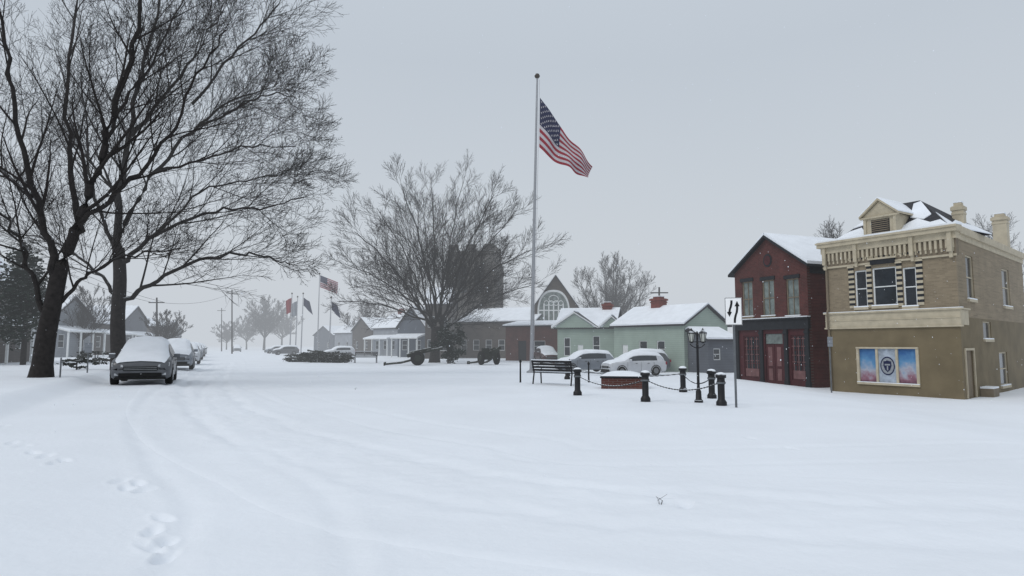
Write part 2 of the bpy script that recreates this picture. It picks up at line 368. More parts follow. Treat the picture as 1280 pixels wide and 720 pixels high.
# ------------------------------------------------------------ ground
def ground():
    fine=np.radians(np.linspace(-62,62,900));rest=np.radians(np.linspace(62,298,60)[1:-1])
    th=np.concatenate([fine,rest]);rr=np.concatenate([np.geomspace(1.2,60,520),np.geomspace(60,2500,90)[1:]])
    T,RR=np.meshgrid(th,rr);x=RR*np.sin(T);y=RR*np.cos(T)
    z=Hn(x.ravel(),y.ravel());n=len(th);m=len(rr)
    v=np.stack([x.ravel(),y.ravel(),z],1);v=np.vstack([v,[[0,0,float(z[:n].mean())]]])
    i=np.arange(m-1)[:,None]*n;j=np.arange(n)[None,:];j2=(j+1)%n
    q=np.stack([i+j,i+n+j,i+n+j2,i+j2],-1).reshape(-1,4)[:,::-1]
    me=bpy.data.meshes.new('ground');nt=n
    loops=np.concatenate([q.ravel(),np.stack([np.full(n,m*n),np.arange(n),(np.arange(n)+1)%n],1)[:,::-1].ravel()])
    me.vertices.add(len(v));me.vertices.foreach_set('co',v.ravel());me.loops.add(len(loops));me.loops.foreach_set('vertex_index',loops.astype(np.int32))
    ls=np.concatenate([np.arange(len(q))*4,len(q)*4+np.arange(nt)*3]);me.polygons.add(len(ls));me.polygons.foreach_set('loop_start',ls.astype(np.int32))
    me.update(calc_edges=True);me.validate();me.polygons.foreach_set('use_smooth',[True]*len(me.polygons));me.materials.append(M['snow'])
    if me.polygons[0].normal.z<0: me.flip_normals()
    o=bpy.data.objects.new('ground',me);col.objects.link(o);tag(o,kind='structure',label='snow covered ground')
ground()
def road():
    C=dense([tuple(p) for p in ROADC[::14]],60);n=len(C);W=np.linspace(-2.4,2.4,81)
    t=np.gradient(C,axis=0);t/=np.hypot(t[:,0],t[:,1])[:,None];nx,ny=-t[:,1],t[:,0]
    X=C[:,0][:,None]+nx[:,None]*W;Y=C[:,1][:,None]+ny[:,None]*W
    lift=.016-.06*ss(2.0,2.4,np.abs(W))
    Z=Hn(X.ravel(),Y.ravel()).reshape(X.shape)+lift[None,:]
    mb=MB();mb.v=list(zip(X.ravel().tolist(),Y.ravel().tolist(),Z.ravel().tolist()));k=len(W)
    for i in range(n-1):
        for j in range(k-1): mb.f.append((i*k+j,i*k+j+1,(i+1)*k+j+1,(i+1)*k+j))
    mb.m=[0]*len(mb.f)
    o=mb.build('road',M['snow'],smooth=True)
    if o.data.polygons[0].normal.z<0:o.data.flip_normals()
    tag(o,kind='structure',label='snowed over road with tyre ruts')
road()
# ------------------------------------------------------------ trees
def nrm(v):
    L=math.sqrt(v[0]**2+v[1]**2+v[2]**2)or 1;return (v[0]/L,v[1]/L,v[2]/L)
def kidsof(out,pts,rs,L,lvl,K,rg):
    if lvl>=K['max']: return
    nk=K['kids'][lvl];az=rg.random()*6.28;N=len(pts)-1
    for k in range(nk):
        f=K.get('f0',.16)+(1-K.get('f0',.16))*(k+rg.random()*.9)/nk;f=min(f,.99)
        i=int(f*N);g=f*N-i;a=pts[i];b=pts[i+1]
        p=tuple(a[j]+(b[j]-a[j])*g for j in range(3));t=nrm(tuple(b[j]-a[j] for j in range(3)))
        u=nrm((-t[1],t[0],.001));w=(t[1]*u[2]-t[2]*u[1],t[2]*u[0]-t[0]*u[2],t[0]*u[1]-t[1]*u[0])
        az+=2.4+rg.uniform(-.5,.5);an=math.radians(rg.uniform(24,50) if lvl==1 else rg.uniform(20,42))
        ca,sa=math.cos(an),math.sin(an);cz,sz=math.cos(az),math.sin(az)
        d=tuple(t[j]*ca+(u[j]*cz+w[j]*sz)*sa for j in range(3))
        d=nrm((d[0],d[1],d[2]+(.14 if lvl<3 else .04)))
        LL=L*K['lr']*(1.2-.6*f)*rg.uniform(.75,1.2)
        r=(rs[i]+(rs[i+1]-rs[i])*g)*rg.uniform(.4,.6)
        grow(out,p,d,LL,r,lvl+1,K,rg)
def grow(out,p,d,L,r,lvl,K,rg):
    n=4 if lvl==4 else 5 if lvl==3 else 7
    if lvl>=5:n=2
    pts=[p];r=max(r,K['rmin']);rs=[r];sl=L/n;w=K['wig']*(1 if lvl<3 else .75)
    for i in range(n):
        d=nrm((d[0]+rg.uniform(-w,w),d[1]+rg.uniform(-w,w),d[2]+rg.uniform(-w,w)+K['up']*(1 if lvl<3 else .3)))
        p=(p[0]+d[0]*sl,p[1]+d[1]*sl,p[2]+d[2]*sl);pts.append(p);rs.append(max(r*(1-.8*(i+1)/n),K['rmin']*.7))
    out[0 if lvl<=K.get('tl',1) else 1].append((pts,rs,8 if lvl<=1 else 5 if lvl==2 else 3))
    kidsof(out,pts,rs,L,lvl,K,rg)
def limb(out,ctrl,r0,r1,K,rg,lvl=1,jit=.12):
    c=dense(ctrl,5);pts=[tuple(q+np.array([rg.uniform(-jit,jit) for _ in range(3)])*(0 if i==0 else 1)) for i,q in enumerate(c)]
    N=len(pts)-1;rs=[r0+(r1-r0)*(i/N)**.75 for i in range(N+1)];L=sum(math.dist(pts[i],pts[i+1]) for i in range(N))
    out[0].append((pts,rs,8));kidsof(out,pts,rs,min(L,K.get('Lmax',9)),lvl,K,rg)
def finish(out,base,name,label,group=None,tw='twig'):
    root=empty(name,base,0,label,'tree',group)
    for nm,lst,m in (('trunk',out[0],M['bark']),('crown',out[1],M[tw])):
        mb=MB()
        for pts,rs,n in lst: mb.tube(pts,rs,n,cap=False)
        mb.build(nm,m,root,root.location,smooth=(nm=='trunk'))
    return root
def phototree(name,label,trunk,limbs,Y,K,seed,tr,spread=4):
    rg=random.Random(seed);out=[[],[]]
    b=G(trunk[0][0],Y);T=[tuple(b-V((0,0,.3)))]+[tuple(at(x,y,Y)) for x,y in trunk[1:]]
    c=dense(T,4);N=len(c)-1;rs=[tr[0]+(tr[1]-tr[0])*(i/N)**.6 for i in range(N+1)];rs[0]*=1.5;rs[1]*=1.15
    out[0].append(([tuple(q) for q in c],rs,12))
    for (pp,r) in limbs:
        dy=rg.uniform(-spread,spread);n=len(pp)-1
        L=[tuple(at(x,y,Y+dy*(i/n)**1.2)) for i,(x,y) in enumerate(pp)]
        limb(out,L,r,max(.025,r*.18),K,rg)
    return finish(out,b,name,label)
KA=dict(max=5,kids=[0,12,7,5,4],lr=.57,wig=.085,up=.035,rmin=.0072,Lmax=7.5)
phototree('bare_tree','massive bare tree with thick dark trunk at the left edge, nearest the camera',[(50,470),(57,425),(66,380),(76,330)],[
 ([(76,335),(98,270),(125,200),(150,110),(175,20),(190,-80)],.25),([(72,350),(60,300),(42,240),(20,150),(5,50),(-20,-60)],.19),
 ([(62,395),(35,330),(10,275),(-45,220)],.13),([(90,300),(120,262),(165,225),(210,170),(250,95),(280,40)],.13),
 ([(66,385),(95,355),(125,335),(170,318),(225,312)],.10),([(98,275),(88,200),(84,110),(95,10),(100,-60)],.14),([(42,245),(-20,190),(-80,100)],.10),([(125,200),(155,130),(200,60),(235,-20)],.10)],26,KA,3,(.42,.29))
phototree('bare_tree','second big bare tree on the left behind the nearest parked car, limbs over the street',[(150,442),(147,405),(150,350),(148,310)],[
 ([(148,315),(150,240),(165,150),(185,60),(210,-40)],.24),([(150,335),(180,305),(225,278),(280,262),(335,258),(380,246)],.15),
 ([(149,385),(178,360),(225,335),(285,318),(330,320),(362,330)],.16),([(152,290),(190,220),(240,165),(290,125),(350,105)],.15),
 ([(165,170),(215,110),(260,40),(300,-30)],.12),([(148,320),(122,260),(110,180),(100,90)],.14),([(190,218),(250,200),(315,182),(372,185)],.09),
 ([(230,170),(285,140),(335,118),(372,122)],.08),([(240,130),(290,70),(335,25),(360,-15)],.09),([(145,370),(110,330),(60,300),(0,290)],.11),([(200,290),(250,240),(310,225),(360,215)],.08)],35,dict(KA,rmin=.0095,Lmax=7.5),8,(.42,.30))
L=[];rq=random.Random(77)
for k in range(22):
    a=math.radians(-10+200*(k+.5)/22);f=1 if k%2==0 else .72
    x=550-126*math.cos(a)*f*rq.uniform(.95,1.04);y=362-142*math.sin(a)*f*rq.uniform(.95,1.02)
    sx_=545+rq.uniform(-6,6);sy_=416-rq.uniform(0,16)
    L.append(([(sx_,sy_),(sx_+(x-sx_)*.20,sy_+(y-sy_)*.26),(sx_+(x-sx_)*.56,sy_+(y-sy_)*.64-4),(x,y)],.15 if f==1 else .11))
phototree('bare_tree','broad round-crowned bare tree in the middle of the square beside the guns',[(543,450),(544,432),(545,408)],L,64,dict(max=4,kids=[0,13,9,7],lr=.50,wig=.08,up=.04,rmin=.0145,Lmax=9,f0=.22),5,(.55,.45),10)
def gtree(px,Y,top,wpx,seed,label,rmin,kids,group=None,baseY=None):
    rg=random.Random(seed);out=[[],[]];b=G(px,Y);h=at(px,top,Y).z-b.z;w=wpx/800*Y/2
    th=h*.25;r=h*.02
    out[0].append(([tuple(b-V((0,0,.3))),tuple(b+V((0,0,th*.5))),tuple(b+V((rg.uniform(-.2,.2),0,th)))],[r*1.4,r,r*.85],8))
    n=15
    for k in range(n):
        az=6.28*k/n*2.2+rg.uniform(-.3,.3);f=rg.uniform(.45,.9) if k%3 else rg.uniform(0,.3)
        tip=b+V((math.cos(az)*w*f,math.sin(az)*w*f,th+(h-th)*math.sqrt(max(.12,1-f*f*.8))*.82))
        s=b+V((0,0,th*rg.uniform(.8,1)));q=s.lerp(tip,.4)+V((math.cos(az)*w*f*.12,math.sin(az)*w*f*.12,0))
        limb(out,[tuple(s),tuple(q),tuple(tip)],r*.45,r*.1,dict(max=4,kids=kids,lr=.48,wig=.08,up=.04,rmin=rmin,Lmax=h*.42),rg,jit=h*.004)
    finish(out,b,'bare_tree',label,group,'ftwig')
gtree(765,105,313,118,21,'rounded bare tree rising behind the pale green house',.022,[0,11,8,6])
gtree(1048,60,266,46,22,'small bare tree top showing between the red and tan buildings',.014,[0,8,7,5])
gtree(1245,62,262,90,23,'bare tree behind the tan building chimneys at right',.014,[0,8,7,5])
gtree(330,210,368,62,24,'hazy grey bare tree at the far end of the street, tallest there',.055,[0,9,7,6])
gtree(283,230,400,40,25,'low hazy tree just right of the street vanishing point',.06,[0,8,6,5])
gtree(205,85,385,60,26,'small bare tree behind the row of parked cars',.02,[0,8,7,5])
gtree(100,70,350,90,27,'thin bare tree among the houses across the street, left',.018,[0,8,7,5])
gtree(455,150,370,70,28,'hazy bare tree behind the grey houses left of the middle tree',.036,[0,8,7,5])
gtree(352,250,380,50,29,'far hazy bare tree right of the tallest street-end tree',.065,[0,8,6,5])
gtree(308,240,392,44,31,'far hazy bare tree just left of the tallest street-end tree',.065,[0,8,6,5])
def leafy(name,label,cat,base,cen,rad,n,size,m,seed,trunk=None,cone=False):
    rg=random.Random(seed);root=empty(name,base,0,label,cat);mb=MB();cl=[]
    for i in range(max(8,n//60)):
        while 1:
            q=V((rg.uniform(-1,1),rg.uniform(-1,1),rg.uniform(-1,1)))
            if q.length<1: break
        if cone: q.x*=(1-q.z)*.5+.08;q.y*=(1-q.z)*.5+.08
        cl.append(q)
    for i in range(n):
        c=rg.choice(cl);g=V((rg.gauss(0,.13),rg.gauss(0,.13),rg.gauss(0,.09)))
        p=cen+V(((c.x+g.x)*rad[0],(c.y+g.y)*rad[1],(c.z+g.z)*rad[2]))
        if p.z<base.z: p.z=base.z+.05
        a=V((rg.gauss(0,1),rg.gauss(0,1),rg.gauss(0,.5))).normalized();b=a.cross(V((rg.gauss(0,1),rg.gauss(0,1),rg.gauss(0,1)))).normalized()
        s=size*rg.uniform(.5,1.3);mb.quad(p-a*s,p-b*s*.45,p+a*s,p+b*s*.45)
    mb.build('crown',m,root,root.location)
    mb=MB();h=cen.z-base.z+rad[2]*.6;mb.tube([base-V((0,0,.2)),base+V((0,0,h))],[trunk or .1,.03],6);mb.build('trunk',M['bark'],root,root.location)
b=G(28,42);leafy('evergreen_tree','dark evergreen tree behind the big trunk at the left edge','tree',b,at(28,365,42),(2.6,2.2,3.2),5200,.17,M['ever'],1,.18,True)
b=G(560,60);leafy('evergreen_bush','dark evergreen bush beside the middle tree trunk','bush',b,at(563,427,60),(1.6,1.2,1.9),3000,.15,M['ever'],2,.1)
for k,(px,Y,rx,rz,n_,lb) in enumerate([(374,66,1.5,.55,2600,'low snow dusted hedge clump, left end of the planting bed'),(398,64,2.0,.6,3600,'low snow dusted hedge clump in the middle of the planting bed'),(423,63,1.5,.6,2600,'low snow dusted hedge clump, right end of the planting bed'),(95,34,1.3,.3,500,'low brown shrub in snow beside the big left trunk'),(118,46,1.6,.5,900,'dark shrub in the front yard left of the second tree')]):
    b=G(px,Y);leafy('hedge',lb,'hedge',b,b+V((0,0,rz*.8)),(rx,.6,rz),n_,.11,M['hedge'],30+k,.04)
# ------------------------------------------------------------ tan building
A=gp(1038,488.5);B=gp(1206,499.5);zb=min(A.z,B.z);A.z=B.z=zb
F=Fr(A,B);W=F.W
ztop=F.hit(1110,293)[1]
hB=F.pt(W,ztop)
d=ray(1280,319);t=(hB.z-CH)/d.z;Cc=V((d.x*t,d.y*t,zb));sd=(Cc-B);sd.z=0;sd.normalize()
C=B+sd*13;D=A+V((.94,.34,0))*9
root=empty('tan_corner_building',A,0,'two storey tan brick corner building with cream cornice, gabled dormer and sky coloured posters','building');off=root.location
Fs=Fr(B,C);Fb=Fr(C,D);Fl=Fr(D,A)
zbelt0=F.hit(1115,408)[1];zbelt1=F.hit(1115,390)[1];zc0=F.hit(1110,327)[1]
up=[F.rect(1069,338,1084,384),F.rect(1091,334,1121,382),F.rect(1129,334,1146,383)]
low=[F.rect(1073,436,1148,479)]
sup=[Fs.rect(1208,320,1217,374),Fs.rect(1253,337,1262,383)]
slo=[Fs.rect(1208,438,1218,500),Fs.rect(1250,440,1260,482)]
slo[0]=(slo[0][0],.02,slo[0][2],slo[0][3])
sma=[Fs.rect(1229,402,1239,424)]
mb=MB();wallq(mb,F,0,zbelt1,W,zc0,up);wallq(mb,Fs,0,zbelt1-.3,13,ztop-.3,sup);wallq(mb,Fb,0,-.6,Fb.W,ztop,[]);wallq(mb,Fl,0,-.6,Fl.W,ztop,[]);mb.build('upper_wall',M['tan'],root,off)
mb=MB();wallq(mb,F,0,-.6,W,zbelt0,low);wallq(mb,Fs,0,-.6,13,zbelt1-.3,slo+sma);mb.build('lower_wall',M['tan2'],root,off)
mb=MB();F.box(mb,-.06,zbelt0,W+.06,zbelt1,-.1,.06);F.box(mb,-.12,zbelt1,W+.12,zbelt1+.07,-.1,.14);F.box(mb,-.1,zbelt0-.07,W+.1,zbelt0,-.1,.1)
F.box(mb,-.06,(zbelt0+zbelt1)/2-.02,W+.06,(zbelt0+zbelt1)/2+.02,.06,.085)
Fs.box(mb,.12,zbelt0+.01,1.15,zbelt1-.01,-.05,.055);Fs.box(mb,.12,zbelt1,1.2,zbelt1+.065,-.05,.13)
F.box(mb,-.13,zbelt1+.07,W+.13,zbelt1+.10,-.08,.12,1);mb.build('belt_course',[M['cream'],M['rsnow']],root,off)
cn=MB();h=ztop-zc0
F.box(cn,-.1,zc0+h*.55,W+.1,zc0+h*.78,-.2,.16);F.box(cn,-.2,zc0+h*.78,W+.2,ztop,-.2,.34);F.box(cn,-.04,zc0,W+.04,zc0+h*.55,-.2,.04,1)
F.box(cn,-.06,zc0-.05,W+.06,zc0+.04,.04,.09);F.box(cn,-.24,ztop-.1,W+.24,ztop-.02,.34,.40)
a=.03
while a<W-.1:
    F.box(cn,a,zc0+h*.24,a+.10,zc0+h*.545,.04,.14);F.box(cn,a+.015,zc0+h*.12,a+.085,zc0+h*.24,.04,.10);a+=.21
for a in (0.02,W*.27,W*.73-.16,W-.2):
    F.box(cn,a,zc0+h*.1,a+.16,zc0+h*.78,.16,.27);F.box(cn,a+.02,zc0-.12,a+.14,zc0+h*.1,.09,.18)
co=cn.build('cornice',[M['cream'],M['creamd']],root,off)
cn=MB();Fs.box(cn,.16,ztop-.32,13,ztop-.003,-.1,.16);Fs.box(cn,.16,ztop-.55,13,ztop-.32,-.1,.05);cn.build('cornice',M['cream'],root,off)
sn=MB();F.box(sn,-.2,ztop+.001,W+.2,ztop+.08,-.2,.32);sn.build('cornice_snow',M['rsnow'],co,off)
q=MB();q.tube([F.pt(.12,-.1,.07),F.pt(.12,zbelt0-.1,.07),F.pt(.12,zbelt0,.17),F.pt(.12,zbelt1+.15,.17),F.pt(.12,zbelt1+.3,.07),F.pt(.12,zc0-.1,.07)],.045,8);q.build('downspout',M['creamd'],root,off)
for i,o in enumerate(up):
    window(root,F,o,M['white'],M['glass'],0,1,.06,.06,sillm=M['cream'])
z_0=up[1][1]-.05;zt=up[1][3]+.02;st=.12
cols=[(up[0][0]-.28,up[0][0]-.02),(up[0][2]+.02,up[1][0]-.03),(up[1][2]+.03,up[2][0]-.02),(up[2][2]+.02,up[2][2]+.28)]
for (c0,c1) in cols:
    q=MB();z=z_0;j=0
    while z<zt: F.box(q,c0,z,c1,z+st,-.02,.05,j%2);z+=st;j+=1
    F.box(q,c0-.03,z,c1+.03,z+.12,-.02,.09,0);q.build('window_surround',[M['cream'],M['darktrim']],root,off)
q=MB();F.box(q,up[1][0]-.02,up[1][3]+.16,up[1][2]+.02,up[1][3]+.38,-.02,.12,1);F.box(q,up[1][0]-.1,up[1][3]+.38,up[1][2]+.1,up[1][3]+.46,-.02,.16,0);q.build('window_hood',[M['cream'],M['darktrim']],root,off)
q=MB();n=26
for i in range(n):
    a0=cols[0][0]+(cols[3][1]-cols[0][0])*i/n;F.box(q,a0,up[1][3]+.47,a0+(cols[3][1]-cols[0][0])/n,up[1][3]+.58,-.02,.045,i%2)
q.build('checker_band',[M['cream'],M['darktrim']],root,off)
o=low[0];q=MB();fw=.07
F.box(q,o[0]-.05,o[1]-.1,o[2]+.05,o[1],-.1,.08);F.box(q,o[0]-.05,o[3],o[2]+.05,o[3]+.08,-.1,.08);F.box(q,o[0]-.05,o[1],o[0]+fw,o[3],-.1,.05);F.box(q,o[2]-fw,o[1],o[2]+.05,o[3],-.1,.05)
w3=(o[2]-o[0])/3
for k in (1,2):F.box(q,o[0]+w3*k-.05,o[1],o[0]+w3*k+.05,o[3],-.1,.04)
F.box(q,o[0]-.05,o[1],o[2]+.05,o[1]+.03,-.0,.08,1)
fr=q.build('poster_frame',[M['cream'],M['rsnow']],root,off)
zz=off.z
M['sky1']=mat('poster_sunset',(.2,.3,.6),.5,.1,2.6,grad=(zz+o[1],zz+o[3],[(0,(.12,.05,.08)),(.18,(.26,.13,.17)),(.36,(.36,.38,.45)),(.6,(.10,.25,.44)),(1,(.03,.11,.29))]))
M['sky2']=mat('poster_pale',(.34,.39,.46),.5,.2,5)
for k in range(3):
    q=MB();F.box(q,o[0]+w3*k+.052,o[1]+.035,o[0]+w3*(k+1)-.052,o[3]-.002,-.1,-.03);pp=q.build('poster',M['sky2'] if k==1 else M['sky1'],root,off)
    if k==1:
        pp['label']='pale centre poster with a dark blue badge'
        q=MB();ca=o[0]+w3*1.5;cz=(o[1]+o[3])/2
        def disc(r,d,mi,sx=1,sz=1,da=0,dz=0):
            q.quad(*[F.pt(ca+da+r*sx*math.cos(6.283*i/24),cz+dz+r*sz*math.sin(6.283*i/24),d) for i in range(24)],mi=mi)
        disc(.34,-.026,0,.95,1.25);disc(.29,-.022,1,.95,1.25)
        S_=[(-.17,.2),(0,.25),(.17,.2),(.18,0),(.11,-.18),(0,-.28),(-.11,-.18),(-.18,0)]
        q.quad(*[F.pt(ca+x,cz+z,-.018) for x,z in reversed(S_)],mi=0)
        q.quad(*[F.pt(ca+x,cz+z,-.014) for x,z in ((-.12,.02),(.12,.02),(.12,.09),(-.12,.09))],mi=1)
        q.quad(*[F.pt(ca+x,cz+z,-.014) for x,z in ((-.03,-.2),(.03,-.2),(.03,0),(-.03,0))],mi=1)
        q.build('badge',[M['fblue'],M['greyl']],pp,off)
for o in sup: window(root,Fs,o,M['cream'],M['glass'],0,1,.07,.08)
window(root,Fs,slo[1],M['cream'],M['glass'],0,1,.07,.08);window(root,Fs,sma[0],M['cream'],M['glass'],0,0,.06,.08)
o=slo[0];q=MB();Fs.box(q,o[0],o[1],o[2],o[3],-.13,-.07);dd=q.build('door',M['creamd'],root,off)
q=MB();Fs.box(q,o[0]-.1,o[1],o[0],o[3]+.1,-.02,.05);Fs.box(q,o[2],o[1],o[2]+.1,o[3]+.1,-.02,.05);Fs.box(q,o[0],o[3],o[2],o[3]+.1,-.02,.05);q.build('door_frame',M['cream'],dd,off)
q=MB();Fs.box(q,2.4,-.2,3.4,.35,.02,.5);Fs.box(q,2.4,.35,3.4,.42,.02,.5,1);q.build('meter_box',[M['creamd'],M['rsnow']],root,off)
q=MB();slab(q,[A+V((0,0,ztop-.02)),B+V((0,0,ztop-.02)),C+V((0,0,ztop-.3)),D+V((0,0,ztop-.3))],.015);q.build('flat_roof',M['rsnow'],root,off)
a0,a1=.25,W-.25;dpt=4.2;rz_=F.hit(1115,262)[1]
e=[F.pt(a0,ztop+.01,-.2),F.pt(a1,ztop+.01,-.2),F.pt(a1,ztop+.01,-dpt),F.pt(a0,ztop+.01,-dpt)]
rg=[F.pt(W*.38,rz_+.62,-2.0),F.pt(W*.62,rz_+.62,-2.0)]
q=MB();q.quad(e[0],e[1],rg[1],rg[0]);q.quad(e[1],e[2],rg[1]);q.quad(e[2],e[3],rg[0],rg[1]);q.quad(e[3],e[0],rg[0]);rf=q.build('roof',M['slate'],root,off)
q=MB()
def lp(p,a,b): return p[0].lerp(p[1],a).lerp(p[3].lerp(p[2],a),b)
fq=[e[0],e[1],rg[1],rg[0]]
def patch(P4,pts,nrm_):
    slab(q,[lp(P4,a,b)+nrm_*.012 for a,b in pts],.05)
nf=(F.n+V((0,0,1))).normalized()
patch(fq,[(0,0),(1,0),(.98,.22),(.88,.18),(.78,.36),(.69,.28),(.6,.12),(.3,.1),(.14,.34),(.04,.26)],nf)
patch(fq,[(.70,.45),(.84,.33),(.95,.45),(.98,.93),(.78,.88)],nf)
patch(fq,[(.01,.38),(.12,.45),(.14,.93),(0,.96)],nf)
q2=[e[1],e[2],rg[1],rg[1]]
patch(q2,[(0,0),(1,0),(.9,.2),(.5,.3),(.2,.15),(.08,.5)],(sd*-1+V((0,0,2))).normalized()*1)
q.build('roof_snow',M['rsnow'],rf,off)
da0=F.hit(1081,285)[0];da1=F.hit(1122,285)[0];dz1=F.hit(1100,270)[1];dza=F.hit(1101,249)[1];dm=(da0+da1)/2
q=MB();q.hexa([F.pt(da0,ztop+.08,.05),F.pt(da1,ztop+.08,.05),F.pt(da1,ztop+.08,-1.6),F.pt(da0,ztop+.08,-1.6),F.pt(da0,dz1,.05),F.pt(da1,dz1,.05),F.pt(da1,dz1,-1.6),F.pt(da0,dz1,-1.6)])
k=len(q.v);q.v+=[tuple(F.pt(da0-.08,dz1+.002,.06)),tuple(F.pt(da1+.08,dz1+.002,.06)),tuple(F.pt(dm,dza-.1,.06)),tuple(F.pt(da0-.08,dz1+.002,-1.8)),tuple(F.pt(da1+.08,dz1+.002,-1.8)),tuple(F.pt(dm,dza-.1,-1.8))]
for f in ((0,1,2),(5,4,3),(0,2,5,3),(1,4,5,2)): q.f.append(tuple(k+i for i in f));q.m.append(0)
dr=q.build('dormer',M['cream'],root,off)
q=MB()
for s in (0,1):
    x0=da0-.16 if s==0 else da1+.16
    P_=[F.pt(x0,dz1-.03,.2),F.pt(dm,dza-.05,.2),F.pt(dm,dza-.05,-1.8),F.pt(x0,dz1-.03,-1.8)];slab(q,P_,.1,0);slab(q,[p+V((0,0,.102)) for p in P_],.05,1)
F.box(q,da0-.14,dz1-.08,da1+.14,dz1,.05,.16,0)
for x in (da0,da1-.12): F.box(q,x,ztop+.08,x+.12,dz1-.08,.05,.12,0)
q.build('dormer_roof',[M['cream'],M['rsnow']],dr,off)
q=MB();v0=F.rect(1090,274,1113,293);n=7
F.box(q,v0[0],max(v0[1],ztop+.1),v0[2],v0[3],.045,.06,1)
for i in range(n):
    z=max(v0[1],ztop+.1)+(v0[3]-max(v0[1],ztop+.1))*i/n;F.box(q,v0[0]+.03,z+.02,v0[2]-.03,z+.06,.06,.09,0)
q.build('louvre_vent',[M['creamd'],M['darktrim']],dr,off)
for (x0,x1,y0) in ((1207,1224,254),(1255,1275,268)):
    a_,_=Fs.hit((x0+x1)/2,300);p=Fs.pt(a_,0,-.45);w=(x1-x0)/800*p.y*.72
    chimney(root,off,p.x,p.y,zb+ztop-.2,at((x0+x1)/2,y0,p.y).z-.15,w,M['cream'],math.atan2(Fs.u.y,Fs.u.x))
# ------------------------------------------------------------ red brick building
A=G(922,39.0);B=G(1014,33.9);A.z=B.z=min(A.z,B.z);F=Fr(A,B);W=F.W
eave=F.hit(1004,330)[1];apex=F.hit(960,297)[1]
wins=[F.rect(928,352,941,396),F.rect(953,350,968,395),F.rect(983,348,999,395)]
sf=[F.rect(930,420,949,463),F.rect(957,417,979,474),F.rect(989,419,1012,473)];sf[0]=(sf[0][0],.35,sf[0][2],sf[1][3]-.1);sf[1]=(sf[1][0],.05,sf[1][2],sf[1][3]);sf[2]=(sf[2][0],.35,min(sf[2][2],W-.3),sf[1][3]-.1)
zb1=F.hit(965,412)[1];zb2=F.hit(965,400)[1];RD=5.5
root,F,FR=house('red_brick_building','narrow two storey red brick building with a front gable and maroon shopfront',A,B,RD,eave,apex-eave,'d',M['red'],fo=[],cat='building',oh=.28,trim=M['darktrim'],st=.16)
off=root.location
ch=[c for c in root.children if c.name.startswith('wall')][0];bpy.data.objects.remove(ch)
mb=MB();wallq(mb,F,0,zb2,W,eave,wins);mb.quad(F.pt(0,eave),F.pt(W,eave),F.pt(W/2,apex));FB=Fr(FR.pt(RD,0),F.pt(0,0,-RD));FL=Fr(F.pt(0,0,-RD),F.pt(0,0))
wallq(mb,FR,0,-.6,RD,eave,[]);wallq(mb,FB,0,-.6,FB.W,eave,[]);wallq(mb,FL,0,-.6,RD,eave,[]);mb.quad(FB.pt(0,eave),FB.pt(FB.W,eave),FB.pt(FB.W/2,apex));mb.build('wall',M['red'],root,off)
for o in wins: 
    w=window(root,F,o,M['creamd'],M['glassl'],1,1,.07,.08)
    q=MB();F.box(q,o[0]-.1,o[3],o[2]+.1,o[3]+.2,-.02,.07);q.build('lintel',M['darktrim'],w,off)
mb=MB();wallq(mb,F,0,-.6,W,zb1,sf);mb.build('shopfront',M['maroon'],root,off)
mb=MB();F.box(mb,-.05,zb1,W+.05,zb2,-.05,.12);F.box(mb,-.1,zb2,W+.1,zb2+.08,-.05,.25);F.box(mb,-.1,zb2+.08,W+.1,zb2+.13,-.02,.22,1);mb.build('shop_cornice',[M['darktrim'],M['rsnow']],root,off)
for a_ in (0,(sf[0][2]+sf[1][0])/2-.12,(sf[1][2]+sf[2][0])/2-.12,W-.24):
    q=MB();F.box(q,a_,-.3,a_+.24,zb1,.001,.1);F.box(q,a_-.03,-.3,a_+.27,.3,.001,.13);F.box(q,a_-.03,zb1-.25,a_+.27,zb1-.12,.001,.14);q.build('pilaster',M['darktrim'],root,off)
for i in (0,2):
    w=window(root,F,sf[i],M['maroon'],M['glass'],2,2,.08,None,name='shop_window')
    q=MB();o=sf[i];F.box(q,o[0]+.1,o[1]+.05,o[2]-.1,o[1]+.5,-.09,-.03)
    for k in range(3):
        a_=o[0]+(o[2]-o[0])*(k+.5)/3;F.box(q,a_-.02,o[1]+.5,a_+.02,o[3]-.1,-.05,-.02)
        for zf in (.4,.55,.75,.92): F.box(q,a_-.12,o[1]+(o[3]-o[1])*zf-.02,a_+.12,o[1]+(o[3]-o[1])*zf+.02,-.05,-.025)
    q.build('tracery',M['palered'],w,off)
o=sf[1];m_=(o[0]+o[2])/2
for s in (0,1):
    a0=o[0]+.02 if s==0 else m_+.015;a1=m_-.015 if s==0 else o[2]-.02
    q=MB();F.box(q,a0,o[1],a1,o[3]-.6,-.12,-.05);dd=q.build('door',M['maroon'],root,off)
    q=MB();F.box(q,a0+.16,o[1]+1.0,a1-.16,o[3]-.75,-.05,-.035);F.box(q,a0+.16,o[1]+.2,a1-.16,o[1]+.85,-.05,-.035);q.build('door_panel',M['palered'],dd,off)
q=MB();F.box(q,o[0]+.02,o[3]-.57,o[2]-.02,o[3]-.02,-.12,-.06);q.build('transom_window',M['glassl'],root,off)
q=MB();cz=F.hit(957,326)[1];q.quad(*[F.pt(W/2+.33*math.cos(6.283*i/20),cz+.38*math.sin(6.283*i/20),.03) for i in range(20)]);q.quad(*[F.pt(W/2+.24*math.cos(6.283*i/20),cz+.28*math.sin(6.283*i/20),.05) for i in range(20)],mi=1);q.build('gable_vent',[M['darktrim'],M['maroon']],root,off)
q=MB();FR.box(q,.2,eave-.5,RD,eave-.05,.0,.1);q.build('eave_board',M['darktrim'],root,off)
